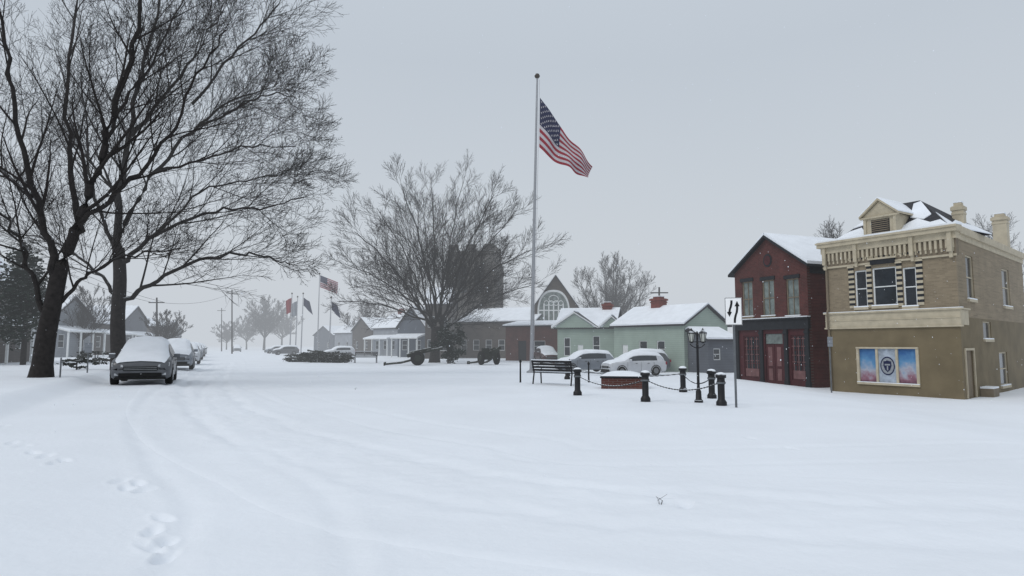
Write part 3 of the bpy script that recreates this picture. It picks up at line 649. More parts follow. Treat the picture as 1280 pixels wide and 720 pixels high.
# ------------------------------------------------------------ pale green house
A=G(768,58);B=G(856,52);A.z=B.z=min(A.z,B.z);F=Fr(A,B)
C=G(915,55.5);Dp=(V((C.x,C.y,0))-V((B.x,B.y,0))).length
ea=F.hit(850,405)[1];zr=at(880,382,53.5).z-A.z
doors=[(F.rect(778,428,785,459)[0],.05,F.rect(778,428,785,459)[2],2.2)]
root,F,FR=house('green_house','long single storey pale green house with snowy gable roof and a red brick chimney',A,B,Dp,ea,zr-ea,'u',M['green'],
  fo=[F.rect(799,426,809,447),F.rect(821,426,831,447)],ro=[(Dp*.14,1.0,Dp*.14+.95,2.6),(Dp*.6,1.0,Dp*.6+.95,2.6)],doors=doors,chim=[(.35,.5,.9,1.0,M['rust'])])
A2=G(697,61);B2=G(768,59.5);A2.z=B2.z=min(A2.z,B2.z);F2=Fr(A2,B2)
ea2=F2.hit(730,409)[1];zr2=at(735,388,63).z-A2.z
root,_,_=house('green_house','smaller pale green house wing with two snowy cross gables, left of the long green house',A2,B2,6,ea2,zr2-ea2,'u',M['green'],fo=[F2.rect(705,422,713,445),F2.rect(741,420,750,444)],doors=[(F2.rect(722,424,729,448)[0],.05,F2.rect(722,424,729,448)[2],2.2)],chim=[(.82,.5,.6,.9,M['rust'])])
hz=zr2-.1
for aa,hw in ((1.7,2.2),(5.2,1.2)):
    q=MB();hh=hz if aa<2 else hz-.4
    L=[F2.pt(aa-hw,ea2-.1,.5),F2.pt(aa,hh-.3,.5),F2.pt(aa,hh-.3,-3),F2.pt(aa-hw,ea2-.1,-3)];Rr=[F2.pt(aa,hh-.3,.5),F2.pt(aa+hw,ea2-.1,.5),F2.pt(aa+hw,ea2-.1,-3),F2.pt(aa,hh-.3,-3)]
    slab(q,L,.12,1);slab(q,Rr,.12,1);slab(q,[v+V((0,0,.121)) for v in L],.13,0);slab(q,[v+V((0,0,.121)) for v in Rr],.05,2)
    q.quad(F2.pt(aa-hw+.2,ea2-.1,.3),F2.pt(aa+hw-.2,ea2-.1,.3),F2.pt(aa,hh-.4,.3),mi=3)
    q.build('cross_gable',[M['rsnow'],M['white'],M['slate'],M['green']],root,root.location)
A=G(886,50);B=G(918,51);house('grey_shed','low dark grey shed with snowy roof between the green house and the red building',A,B,4,2.6,.8,'u',M['grey'],fo=[(.5,1,1.2,1.9)],cat='shed')
# ------------------------------------------------------------ church and low brick hall
Y=92;A=G(560,Y);B=G(616,Y-1);A.z=B.z=H(A.x,A.y);F=Fr(A,B);W=F.W;zt=F.hit(592,313)[1]
root=empty('church_tower',A,0,'square stone church tower with crenellated top behind the middle tree','church tower');off=root.location
c=[A,B,B-F.n*W,A-F.n*W];louv=[(W*.2,zt-6.2,W*.42,zt-2.2),(W*.58,zt-6.2,W*.8,zt-2.2)]
q=MB()
for i in range(4): 
    f=Fr(c[i],c[(i+1)%4]);wallq(q,f,0,-.5,f.W,zt,louv)
    for k in range(5):
        if k%2==0:f.box(q,W*k/5,zt,W*(k+1)/5,zt+.9,-.4,.05)
    f.box(q,-.15,zt-.5,W+.15,zt-.1,-.05,.12);f.box(q,-.15,zt-7.4,W+.15,zt-7.1,-.05,.1);f.box(q,-.35,-.5,.45,zt-1.6,.0,.35);f.box(q,W-.45,-.5,W+.35,zt-1.6,.001,.352)
q.build('wall',M['stoneg'],root,off)
for i in (0,1):
    f=Fr(c[i],c[(i+1)%4])
    for o in louv: window(root,f,o,M['stoneg'],M['darktrim'],0,3,name='belfry_louvre')
q=MB();slab(q,[p+V((0,0,zt-.1)) for p in c],.12);q.build('roof_snow',M['rsnow'],root,off)
A=G(667,84);B=G(723,84);F=Fr(A,B);W=F.W;ea=F.hit(695,384)[1];ap=F.hit(695,345)[1]
root,F,_=house('church_nave','brown stone church gable with a large pointed arch window',A,B,20,ea,ap-ea,'d',M['stone'],cat='church')
off=root.location
wa,wz=F.hit(692,388);wr=F.hit(710,388)[0]-wa;zb0=F.hit(692,405)[1];zap=F.hit(692,365)[1]
def arch(r,d,z0,mi,n=10):
    hh=(zap-wz)*(r/wr);pts=[F.pt(wa-r,z0,d),F.pt(wa+r,z0,d)]
    for i in range(n+1):
        t=i/n;pts.append(F.pt(wa+r*math.cos(t*1.5708)**.8 if i<n else wa,wz+hh*math.sin(t*1.5708),d))
    for i in range(n-1,-1,-1):
        t=i/n;pts.append(F.pt(wa-r*math.cos(t*1.5708)**.8,wz+hh*math.sin(t*1.5708),d))
    q.quad(*pts,mi=mi)
q=MB();arch(wr*1.12,.04,zb0-.2,0);w=q.build('window',M['white'],root,off)
q=MB();arch(wr,.07,zb0,0);q.build('pane',M['glassl'],w,off)
q=MB()
for k in range(-2,3):
    x=wa+wr*k/3;hh=(zap-wz)*math.sqrt(max(0,1-(k/3)**2))*.9;F.box(q,x-.08,zb0,x+.08,wz+hh*.55,.075,.12)
F.box(q,wa-wr,wz-.08,wa+wr,wz+.08,.08,.125)
for k in (-2,-1,0,1):
    x=wa+wr*(k+.5)/3
    q.tube([F.pt(x+wr/6*math.cos(t*.5236),wz+.1+(zap-wz)*.35+wr/6*math.sin(t*.5236),.1) for t in range(13)],.05,4)
q.tube([F.pt(wa+wr/3*math.cos(t*.5236),wz+(zap-wz)*.62+wr/4*math.sin(t*.5236),.1) for t in range(13)],.05,4)
q.build('tracery',M['white'],w,off)
A=G(572,86);B=G(668,82);F=Fr(A,B);house('church_hall','long brown church hall with a broad snow covered roof beside the tower',A,B,10,F.hit(640,402)[1],F.hit(640,384)[1]-F.hit(640,402)[1],'u',M['stone'],fo=auto(F.W,4,6,1),cat='church hall')
A=G(632,72);B=G(697,69);F=Fr(A,B);e_=F.hit(665,408)[1];house('brick_hall','low flat fronted red brick hall behind the flagpole base',A,B,7,e_,.5,'u',M['brickr'],fo=[(F.W*.55,1,F.W*.55+1.4,2.2)],doors=[(F.W*.25,.05,F.W*.25+1,2.2)],cat='hall')
# ------------------------------------------------------------ background houses
def bh(px0,px1,Y0,Y1,ey,ay,axis,m,label,n=3,st=2,D=8,name='house',chim=[],porch=False):
    A=G(px0,Y0);B=G(px1,Y1);A.z=B.z=min(A.z,B.z);F=Fr(A,B);xm=(px0+px1)/2
    e=F.hit(xm,ey)[1];r=max(.8,at(xm,ay,(Y0+Y1)/2+(D/2 if axis=='u' else 0)).z-A.z-e)
    return house(name,label,A,B,D,e,r,axis,m,fo=auto(F.W,e,n,st),ro=auto(D,e,2,st),chim=chim,porch=porch)
bh(497,531,92,90,408,384,'d',M['greyb'],'dark slate blue gabled two storey house left of the middle tree trunk',2,2,porch=True)
bh(531,562,80,80,380,362,'u',M['brown'],'dark brown tall house right behind the middle tree trunk',2,2)
bh(466,496,105,100,410,393,'u',M['greyl'],'light grey two storey house left of the dark gabled house',3,2,chim=[(.3,.5,.8,.8,M['rust'])],porch=True)
bh(440,464,128,122,413,398,'d',M['brown'],'hazy brown gabled house, second in the far row from the planting bed',2,2)
bh(418,439,150,145,416,402,'u',M['greyl'],'hazy pale house behind the distant flag group',2,2,chim=[(.7,.5,.8,.9,M['rust'])])
bh(392,416,180,175,419,408,'d',M['greyb'],'small hazy blue grey house at the far left end of the right hand row',2,2)
bh(-70,36,40,50,352,300,'u',M['brown'],'dark house with a big snowy roof cut off by the left edge',3,2,D=9,porch=True)
bh(62,112,66,72,398,372,'d',M['greyl'],'light house with snowy gable behind the big left trunk',2,2,porch=True)
bh(112,150,80,86,405,386,'u',M['brown'],'brown house with snowy roof between the two big left trees',2,2,porch=True)
bh(152,182,92,100,402,384,'d',M['grey'],'grey gabled house directly behind the second big trunk',2,2,porch=True)
bh(182,206,112,122,408,395,'u',M['brown'],'low brown house behind the row of parked cars',2,2)
bh(206,226,140,155,412,402,'d',M['grey'],'far grey gabled house at the left side of the street end',2,2)
# ------------------------------------------------------------ flagpoles and flags
def flag_mesh(name,HT,HB,FT,FB_,label,cat,rip=.35,cols=36,group=None,sag=0,stars=True):
    def S(s,t):
        a=HT.lerp(FT,s);b=HB.lerp(FB_,s);p=a.lerp(b,t)
        w=rip*math.sin(s*10+t*2.2)*min(1,s*3)*(.5+.5*t)+.5*rip*math.sin(s*19-t*3)*s
        return p+V((w*.12,-w,-sag*math.sin(s*3.14)*(.4+.6*t)))
    q=MB();rows=26;k=0
    for i in range(cols+1):
        for j in range(rows+1): q.v.append(tuple(S(i/cols,j/rows)))
    for i in range(cols):
        for j in range(rows):
            a=i*(rows+1)+j;q.f.append((a,a+1,a+rows+2,a+rows+1))
            q.m.append(2 if (i<cols*.4 and j<14) else (j//2)%2)
    if stars:
        for r in range(9):
            for c in range(6 if r%2==0 else 5):
                s=.4*(c+.5+(0 if r%2==0 else .5))/6.0;t=(14/26)*(r+.8)/9.6
                p=S(s,t);du=(S(s+.01,t)-p).normalized();dv=(S(s,t+.01)-p).normalized();n=du.cross(dv).normalized()
                for sg in (1,-1):
                    pts=[]
                    for m in range(10):
                        rr=.08 if m%2==0 else .034;an=6.283*m/10
                        pts.append(p+n*.02*sg+du*rr*math.sin(an)-dv*rr*math.cos(an))
                    q.quad(*pts,mi=1)
    o=q.build(name,[M['fred'],M['fwhite'],M['fblue']],None,HT,smooth=True);o.location=HT
    return tag(o,label,cat,group)
def flagpole(base,top,r,label,group=None):
    rt=empty('flagpole',base,0,label,'flagpole',group);q=MB()
    q.tube([base-V((0,0,.2)),base.lerp(top,.5),top],[r,r*.8,r*.5],12);q.build('pole',M['pole'],rt,base,smooth=True)
    q=MB();q.lathe(top,[(.02,-.02),(r*.9,.02),(r*1.4,.1),(r*1.5,.18),(r*1.1,.28),(.02,.34)],12);q.build('finial',M['gold'],rt,base,smooth=True)
    q=MB();q.lathe(base,[(r*2.6,-.1),(r*2.4,.08),(r*1.3,.16),(r*1.1,.2)],14);q.build('collar',M['pole'],rt,base,smooth=True)
    q=MB();d=V((r+.04,-.03,0));q.tube([base+d+V((0,0,1.2)),base.lerp(top,.5)+d,top+V((r+.03,-.03,-.1))],.012,4);q.build('halyard',M['fwhite'],rt,base)
    return rt
b=gp(664,466);Yp=b.y;tp=at(671.5,98,Yp)
flagpole(b,tp,.12,'tall pale metal flagpole standing by the bench, carrying the large flag')
flag_mesh('american_flag',at(675,122,Yp),at(674,184,Yp),at(741,208,Yp-.6),at(736,221,Yp-.4),'large stars and stripes flag drooping diagonally from the tall near flagpole','flag',.34,40,sag=.3)
for (px,Yb,ty,fx,kind,lb,fl) in [(396.5,112,343,0,'us','distant tall flagpole left of the middle tree','small hazy stars and stripes flag on the distant pole'),(411,95,373,1,'blue','shorter distant flagpole with a dark blue flag','dark blue flag hanging on the distant pole nearest the middle tree'),(376,112,368,1,'blue','distant flagpole between the red banner and the tall distant pole','dark flag on the thin distant pole'),(362,114,368,1,'red','leftmost thin distant flagpole','small red flag on the leftmost distant pole'),(369,118,372,1,'blue2','thin distant flagpole next to the leftmost one','small pale blue flag second from the left among the distant flags')]:
    b=G(px,Yb);t=at(px+3,ty,Yb);flagpole(b,t,.1,lb)
    if kind=='us': flag_mesh('american_flag',at(px+4,344,Yb),at(px+3.5,359,Yb),at(px+26,353,Yb),at(px+25,367,Yb),fl,'flag',.2,20,stars=False)
    else:
        hy=ty+4;q=MB();h=[at(px+3.5,hy,Yb),at(px+3.5,hy+10,Yb),at(px+15,hy+22,Yb),at(px+11,hy+5,Yb)] if kind=='blue' else None
        if kind!='blue':h=[at(px-5,hy+4,Yb),at(px-4,hy+21,Yb),at(px+2.5,hy+18,Yb),at(px+2.5,hy,Yb)]
        n=6
        for i in range(n):
            def S(s,t):
                w=.15*math.sin(s*9);return h[0].lerp(h[3],s).lerp(h[1].lerp(h[2],s),t)+V((0,w,0))
            q.quad(S(i/n,0),S((i+1)/n,0),S((i+1)/n,1),S(i/n,1))
        o=q.build('small_flag',M['fred2'] if kind=='red' else M['fblue'] if kind=='blue' else M['greyl'],None,h[0]);o.location=h[0];tag(o,fl,'flag')
# ------------------------------------------------------------ cars
def make_car(paint,Hs=1.0,snowh=.08,name='parked_car'):
    rt=empty(name,(0,0,0),0,'car','car')
    S=[(0,.42,.66,.72,.68,.55),(.05,.30,.78,.86,.80,.66),(.18,.24,.86,.95,.87,.72),(.5,.22,.93,1.03,.905,.74),(1.0,.22,.98,1.10,.915,.76),(1.15,.22,.99,1.14,.915,.76),(1.5,.22,1.0,1.42,.915,.70),(1.85,.22,1.01,1.60,.915,.66),(2.3,.22,1.02,1.67,.915,.655),(3.0,.22,1.03,1.68,.915,.65),(3.7,.22,1.04,1.64,.91,.64),(4.05,.24,1.04,1.57,.90,.62),(4.3,.28,1.03,1.30,.87,.64),(4.42,.32,1.0,1.08,.84,.66),(4.5,.42,.92,.97,.76,.62)]
    A_=np.array(S);A_[:,3]=A_[:,2]+(A_[:,3]-A_[:,2])*Hs
    L=4.5
    rings=[]
    for (x,zb,be,ro,w,wt) in A_:
        dz=ro-be
        half=[(0,zb),(.85*w,zb),(.97*w,zb+.07),(w,zb+.22),(w,zb+(be-zb)*.62),(.985*w,be-.05),(.95*w,be),(wt+.03,ro-min(.15,.6*dz)),(wt-.06,ro-min(.045,.25*dz)),(wt*.6,ro),(0,ro+.02)]
        ring=[V((a,x-L/2,b)) for a,b in half]+[V((-a,x-L/2,b)) for a,b in half[-2:0:-1]];rings.append(ring)
    n=len(rings[0]);q=MB()
    for r in rings:q.v+=[tuple(p) for p in r]
    for i in range(len(rings)-1):
        for j in range(n):
            a=i*n+j;b=i*n+(j+1)%n;q.f.append((a,a+n,b+n,b));q.m.append(0)
    q.f.append(tuple(range(n)));q.m.append(0);q.f.append(tuple((len(rings)-1)*n+j for j in reversed(range(n))));q.m.append(0)
    body=q.build('body',paint,rt,smooth=True)
    def sub(nm,i0,i1,js,m,off=.008,ins=.06):
        q=MB()
        for (j0,j1) in js:
            P4=[rings[i0][j0],rings[i1][j0],rings[i1][j1],rings[i0][j1]];N=(P4[1]-P4[0]).cross(P4[3]-P4[0]).normalized();c=sum(P4,V())/4
            if N.dot(c-V((0,c.y,.9)))<0:N=-N
            rows=[]
            for i in range(i0,i1+1):
                rows.append((rings[i][j0].lerp(rings[i][j1],ins)+N*off,rings[i][j0].lerp(rings[i][j1],1-ins)+N*off))
            for k in range(len(rows)-1): q.quad(rows[k][0],rows[k+1][0],rows[k+1][1],rows[k][1])
        return q.build(nm,m,rt)
    for (i0,i1) in ((6,8),(8,9),(9,10)):
        sub('side_window',i0,i1,[(6,7)],M['glass'],.012,.1);sub('side_window',i0,i1,[(n-6,n-7)],M['glass'],.012,.1)
    q=MB()
    for i in (5,6):
        q.quad(*[rings[i][8]+V((-.03,-.012,.01)),rings[i][n-8]+V((.03,-.012,.01)),rings[i+1][n-8]+V((.03,-.012,.01)),rings[i+1][8]+V((-.03,-.012,.01))])
    q.build('windscreen',M['glass'],rt)
    q=MB();js=list(range(7,n-6));rg=random.Random(5);sets=[]
    for i in range(1,len(rings)-1):
        row=[]
        for k,j in enumerate(js):
            e=min(k,len(js)-1-k);h=[.0,.06,.095,.11][min(e,3)]*snowh/.08
            if i in(1,2,len(rings)-2):h*=.35 if i!=1 else .1
            p=rings[i][j]+V((0,-.02 if i<8 else .02,h*(1+rg.uniform(-.15,.15))+.004));row.append(p)
        sets.append(row)
    for r in sets:q.v+=[tuple(p) for p in r]
    m=len(js)
    for i in range(len(sets)-1):
        for j in range(m-1):
            a=i*m+j;q.f.append((a,a+m,a+m+1,a+1));q.m.append(0)
    so_=q.build('snow_cover',M['rsnow'],rt,smooth=True)
    for y in (-L/2+.85,-L/2+3.55):
        for sx in(-1,1):
            q=MB();x0=sx*.70;x1=sx*.925
            q.tube([V((x0,y,.345)),V((x0+sx*.03,y,.345)),V((x1-sx*.03,y,.345)),V((x1,y,.345))],[.31,.345,.345,.31],22);w=q.build('wheel',M['tyre'],rt,smooth=True)
            q=MB();q.tube([V((x1-.01*sx,y,.345)),V((x1+.012*sx,y,.345))],[.2,.19],18);w2=q.build('rim',M['rim'],w)
            q=MB()
            for k in range(16):
                t0=math.pi*k/16;t1=math.pi*(k+1)/16;rr=.42;r0=.36
                pts=[V((sx*.918,y+rr*math.cos(t),.345+rr*math.sin(t))) for t in (t0,t1)]+[V((sx*.918,y+r0*math.cos(t),.345+r0*math.sin(t))) for t in (t1,t0)];q.quad(*pts)
            q.build('wheel_arch',M['tyre'],rt)
    f=-L/2
    q=MB();q.box((0,f-.012,.62),(1.0,.06,.15));q.box((0,f+.02,.40),(1.25,.09,.13));q.build('grille',M['tyre'],rt,bevel=.01)
    q=MB()
    for z in (.59,.65): q.box((0,f-.05,z),(.96,.02,.018))
    q.build('grille_bar',M['rim'],rt)
    q=MB();q.box((0,f+.06,.27),(1.5,.2,.08));q.build('bumper',M['tyre'],rt,bevel=.02)
    for sx in(-1,1):
        q=MB();q.hexa([V((sx*x,f+y,z)) for x,y,z in ((.50,-.03,.68),(.84,.10,.70),(.84,.25,.70),(.5,.15,.68),(.52,0.0,.76),(.85,.16,.84),(.85,.32,.84),(.52,.15,.76))]);q.build('headlight',M['lens'],rt)
        q=MB();q.box((sx*.68,f+.05,.42),(.14,.06,.08));q.build('fog_light',M['lens'],rt)
        q=MB();q.box((sx*1.0,f+1.5,1.06),(.2,.1,.14));q.box((sx*.92,f+1.5,1.02),(.1,.05,.05));q.box((sx*1.0,f+1.5,1.15),(.19,.1,.04),0,1);q.build('mirror',[paint,M['rsnow']],rt,bevel=.015)
        q=MB();q.box((sx*.78,-f-.06,.88),(.14,.12,.2));q.build('taillight',M['fred'],rt)
        q=MB()
        for yy in (-.95,.12,1.15): q.box((sx*.916,yy,.62),(.006,.012,.7))
        q.build('door_seam',M['tyre'],rt)
        for yy in (-.25,.7):
            q=MB();q.box((sx*.925,yy,.88),(.02,.16,.03));q.build('door_handle',M['tyre'],rt)
    q=MB();q.box((0,-f+.005,.62),(.5,.02,.16));q.build('number_plate',M['white'],rt)
    return rt
gc=make_car(M['carg'],snowh=.10);gw=make_car(M['carw'],.9,.06);gs=make_car(M['cars'],.95)
th=math.radians(25)
p=gp(181,481);p+=V((-1.1,2.0,0));p.z=H(p.x,p.y)-.02
place(gc,p,th,'dark grey SUV under snow parked facing us, nearest in the left row');gc.scale=(1.2,1.15,1.10)
def incar(px,Y,src,lb,g='cars parked along the left kerb',rz=th,s=1.05):
    c=copy_tree(src);p=G(px,Y);place(c,p,rz,lb,g,s);return c
gc['group']='cars parked along the left kerb'
place(gs,G(220,43),th,'snow covered silver car, second in the left kerb row','cars parked along the left kerb',1.16)
incar(234,56,gw,'white car third in the left kerb row',s=1.1)
incar(241,72,gs,'hazy silver car fourth in the left kerb row',s=1.1)
incar(247,92,gc,'hazy dark car, fifth in the left kerb row')
incar(251,118,gw,'far hazy car, sixth and last in the left kerb row')
incar(296,165,gs,'tiny hazy car alone far down the middle of the street','cars far down the street')
place(gw,G(792,46.5),math.radians(-72),'white hatchback parked in front of the long green house','cars by the green house',1.0)
incar(731,50,gs,'silver snow covered car parked before the green house wing','cars by the green house',math.radians(-75),1.0)
incar(800,52.0,gc,'dark snow topped car partly hidden behind the white hatchback','cars by the green house',math.radians(-70),1.05)
dcar=make_car(M['card'],.95);place(dcar,G(683,64),math.radians(10),'dark snow topped car behind the flagpole beside the brick hall','cars by the green house',1.0)
for k,(px,Y) in enumerate([(345,130),(357,112),(424,92)]): incar(px,Y,[gs,gc,gw][k],['hazy car left of the distant flagpoles, farthest','hazy dark car below the leftmost distant flagpoles','white car behind the right end of the planting bed'][k],'cars behind the planting bed',math.radians(-60),.95)
# ------------------------------------------------------------ square furniture
def make_bollard():
    rt=empty('bollard',(0,0,0),0,'b','bollard')
    q=MB();q.lathe((0,0,0),[(.15,-.1),(.15,.1),(.125,.14),(.10,.18),(.10,.6),(.125,.62),(.125,.68),(.11,.70),(.11,.78),(.15,.80),(.15,.88),(.12,.91)],18);q.build('post',M['black'],rt,smooth=True)
    q=MB();q.lathe((0,0,0),[(.128,.625),(.132,.65),(.128,.675)],18);q.build('band',M['steel'],rt,smooth=True)
    q=MB();q.lathe((0,0,0),[(.13,.89),(.13,.91),(.10,.935),(.05,.95),(.01,.955)],16);q.build('snow_cap',M['rsnow'],rt,smooth=True)
    return rt
bp=[];b0=make_bollard()
for i,(px,py,lb) in enumerate([(722,494,'black bollard right beside the bench, leftmost of the chained row'),(807,502,'black bollard in front of the brick planter, between planter and lamp post'),(902,507,'black bollard nearest the camera, left of the arrow sign'),(890,498,'black bollard just behind the nearest one, by the arrow sign'),(854,490,'black bollard left of the lamp post, behind the chain'),(709,474,'small black bollard hidden behind the bench end')]):
    o=b0 if i==0 else copy_tree(b0);p=gp(px,py);place(o,p,0,lb,'black bollards around the flagpole plot');bp.append(p);
def chain(a,b,lb,sag=.28,h=.68):
    a=a+V((0,0,h));b=b+V((0,0,h));n=26;q=MB()
    pts=[a.lerp(b,i/n)+V((0,0,-sag*(1-(2*i/n-1)**2))) for i in range(n+1)]
    for i in range(n): 
        m=(pts[i]+pts[i+1])/2;q.tube([pts[i],m,pts[i+1]],[.012,.026,.012],5)
    o=q.build('chain',M['black'],None,a);o.location=a;tag(o,lb,'chain','chains between bollards')
chain(bp[0],bp[1],'sagging black chain between the bench bollard and the planter bollard')
chain(bp[1],bp[2],'sagging black chain from the planter bollard to the nearest bollard')
chain(bp[3],bp[4],'sagging black chain behind the lamp post')
chain(bp[5],bp[4],'long sagging black chain behind the brick planter')
for px,py,h,lb in ((650.5,478,1.0,'thin black post left of the flagpole base'),(736,478,.9,'thin black post between the bench and the brick planter'),(712,470,.9,'thin black post behind the bench')):
    p=gp(px,py);q=MB();q.lathe((0,0,0),[(.05,-.1),(.04,.1),(.035,h-.1),(.06,h-.06),(.05,h),(.01,h+.06)],10);o=q.build('slim_post',M['black'],None,smooth=True);o.location=p;tag(o,lb,'post')
def make_bench():
    rt=empty('park_bench',(0,0,0),0,'b','bench')
    q=MB()
    for k in range(5): q.box((0,-.22+k*.11,.45),(1.8,.085,.03))
    q.box((0,0,.475),(1.7,.4,.025),0,1);q.build('seat',[M['black'],M['rsnow']],rt)
    q=MB()
    for k in range(4): q.box((0,.29+k*.03,.55+k*.11),(1.8,.03,.08))
    q.box((0,.385,.935),(1.8,.04,.03),0,1);q.build('backrest',[M['black'],M['rsnow']],rt)
    for sx in(-1,1):
        x=sx*.86;q=MB();q.tube([V((x,-.24,-.1)),V((x,-.2,.44))],.028,6);q.tube([V((x,.36,-.1)),V((x,.26,.44)),V((x,.40,.93))],.028,6);q.build('leg',M['black'],rt)
        q=MB();q.tube([V((x,.3,.66)),V((x,.0,.68)),V((x,-.24,.64)),V((x,-.22,.44))],.025,6);q.build('armrest',M['black'],rt)
    return rt
bn=make_bench();p=gp(696,481);place(bn,p+V((0,.2,0)),math.radians(143),'black slatted bench with snow, in front of the flagpole','park benches',1.15)
c=copy_tree(bn);place(c,G(457,62),math.radians(5),'small distant black bench left of the guns','park benches',1.2)
p=gp(778,485);rt=empty('brick_planter',p,math.radians(-12),'low red brick planter heaped with snow','planter')
w,d_,h=1.62,1.2,.42
q=MB();q.box((0,0,h/2-.1),(w,d_,h+.2));q.box((0,0,h+.03),(w+.08,d_+.08,.06),0,1);q.build('wall',[M['brickr'],M['darktrim']],rt)
q=MB();n=8
for i in range(n+1):
    for j in range(n+1):
        x=-w/2+w*i/n;y=-d_/2+d_*j/n;e=min(i,j,n-i,n-j);q.v.append((x*1.04,y*1.04,h+.061+[.02,.13,.18,.21,.22][e]))
for i in range(n):
    for j in range(n):a=i*(n+1)+j;q.f.append((a,a+n+1,a+n+2,a+1));q.m.append(0)
q.build('snow',M['rsnow'],rt,smooth=True)
p=gp(873.5,503);rt=empty('lamp_post',p,math.radians(-15),'short black lamp post with two lanterns on a crossbar','lamp post');hh=at(873,412,p.y).z-p.z
q=MB();q.lathe((0,0,0),[(.13,-.1),(.13,.06),(.09,.1),(.08,.34),(.05,.4),(.042,.5),(.038,hh*.78),(.055,hh*.79),(.03,hh*.81),(.026,hh*.92),(.05,hh*.93),(.01,hh*.98)],14);q.build('post',M['black'],rt,smooth=True)
q=MB();q.tube([V((-.22,0,hh*.80)),V((-.12,0,hh*.76)),V((0,0,hh*.74)),V((.12,0,hh*.76)),V((.22,0,hh*.80))],.018,6);q.box((0,0,hh*.83),(.5,.025,.025));q.build('crossbar',M['black'],rt)
for sx in(-1,1):
    x=sx*.17;z=hh*.81
    q=MB();q.lathe((x,0,z),[(.03,0),(.06,.03),(.06,.05)],6);q.lathe((x,0,z+.3),[(.13,0),(.12,.03),(.04,.11),(.015,.15),(.005,.17)],6)
    for k in range(6):
        t=6.283*k/6;q.tube([V((x+.06*math.cos(t),.06*math.sin(t),z+.05)),V((x+.105*math.cos(t),.105*math.sin(t),z+.3))],.008,4)
    l_=q.build('lantern',M['black'],rt)
    q=MB();q.lathe((x,0,z),[(.052,.055),(.095,.295)],6);q.build('lantern_glass',M['lant'],l_)
p=gp(920.5,509.5);zt=at(920,372,p.y).z-p.z;yaw=math.radians(-14)
rt=empty('traffic_sign',p,yaw,'white rectangular road sign with black curved arrows on a steel post','road sign')
q=MB();q.box((0,.03,zt/2-.1),(.06,.04,zt+.15));q.build('post',M['steel'],rt)
sw,sh=.46,.78;zc=zt-sh/2
q=MB();q.box((0,0,zc),(sw,.008,sh));pl=q.build('sign_plate',M['signw'],rt)
q=MB()
def sy(pts,d=-.008,mi=0): q.quad(*[V((x*sw,d,zc+z*sh)) for x,z in pts],mi=mi)
def strip(c,w):
    for i in range(len(c)-1): sy([(c[i][0]+w,c[i][1]),(c[i][0]-w,c[i][1]),(c[i+1][0]-w,c[i+1][1]),(c[i+1][0]+w,c[i+1][1])])
strip([(-.10,.40),(-.11,.28),(-.15,.17),(-.21,.07),(-.24,-.04)],.065)
sy([(-.39,-.02),(-.24,-.20),(-.09,-.02)])
strip([(.06,-.42),(.07,-.28),(.12,-.15),(.19,-.03),(.22,.10),(.22,.2)],.065)
sy([(.07,.18),(.37,.18),(.22,.38)])
for (x0,z0,x1,z1) in ((-.49,-.495,.49,-.48),(-.49,.48,.49,.495),(-.49,-.48,-.465,.48),(.465,-.48,.49,.48)): sy([(x0,z0),(x1,z0),(x1,z1),(x0,z1)])
q.build('symbol',M['sblack'],pl)
def signpost(px,py,ty,lb,plate=True,w=.3,h=.45,r=.03,name='sign_post',m='steel'):
    p=gp(px,py);zt=at(px,ty,p.y).z-p.z;rt=empty(name,p,math.radians(20),lb,'sign post');q=MB();q.tube([V((0,0,-.1)),V((0,0,zt))],r,8);q.build('post',M[m],rt)
    if plate:
        q=MB();q.box((0,-.04,zt-h/2),(w,.012,h));q.build('sign_plate',M['greyl'],rt)
signpost(1039.5,491,421,'thin grey post with small plate at the left corner of the tan building')
signpost(109,466,429,'thin grey sign post in snow between the two big left trees')
signpost(75,472,447,'short thin post beside the thick left trunk',False)
PT=[]
def upole(px,Y,ty,lb):
    b=G(px,Y);t=at(px,ty,Y);rt=empty('utility_pole',b,0,lb,'utility pole');q=MB();q.tube([b,t],[.16,.11],8);q.build('post',M['ftwig'],rt,b)
    q=MB();q.box(t-V((0,0,.7)),(2.2,.14,.14));q.build('crossarm',M['ftwig'],rt,b);PT.append(t-V((0,0,.6)))
upole(824,80,359,'dark utility pole behind the green house');upole(290,125,362,'hazy leaning utility pole at the left side of the far street');upole(277,170,385,'farther hazy utility pole near the street end');upole(196,90,372,'hazy utility pole behind the parked cars');upole(-40,58,262,'utility pole just outside the left edge')
for i,j,dx,lb in ((4,3,-.9,'upper overhead wire crossing behind the left trees'),(4,3,.9,'lower overhead wire crossing behind the left trees'),(3,1,0,'overhead wire between the two hazy utility poles'),(1,2,0,'farthest overhead wire toward the street end')):
    a=PT[i]+V((dx,0,0));b=PT[j]+V((dx,0,0));q=MB();q.tube([a.lerp(b,k/16)-V((0,0,1.0*(1-(2*k/16-1)**2))) for k in range(17)],.022,4);o=q.build('overhead_wire',M['ftwig'],None,a);o.location=a;tag(o,lb,'wire')
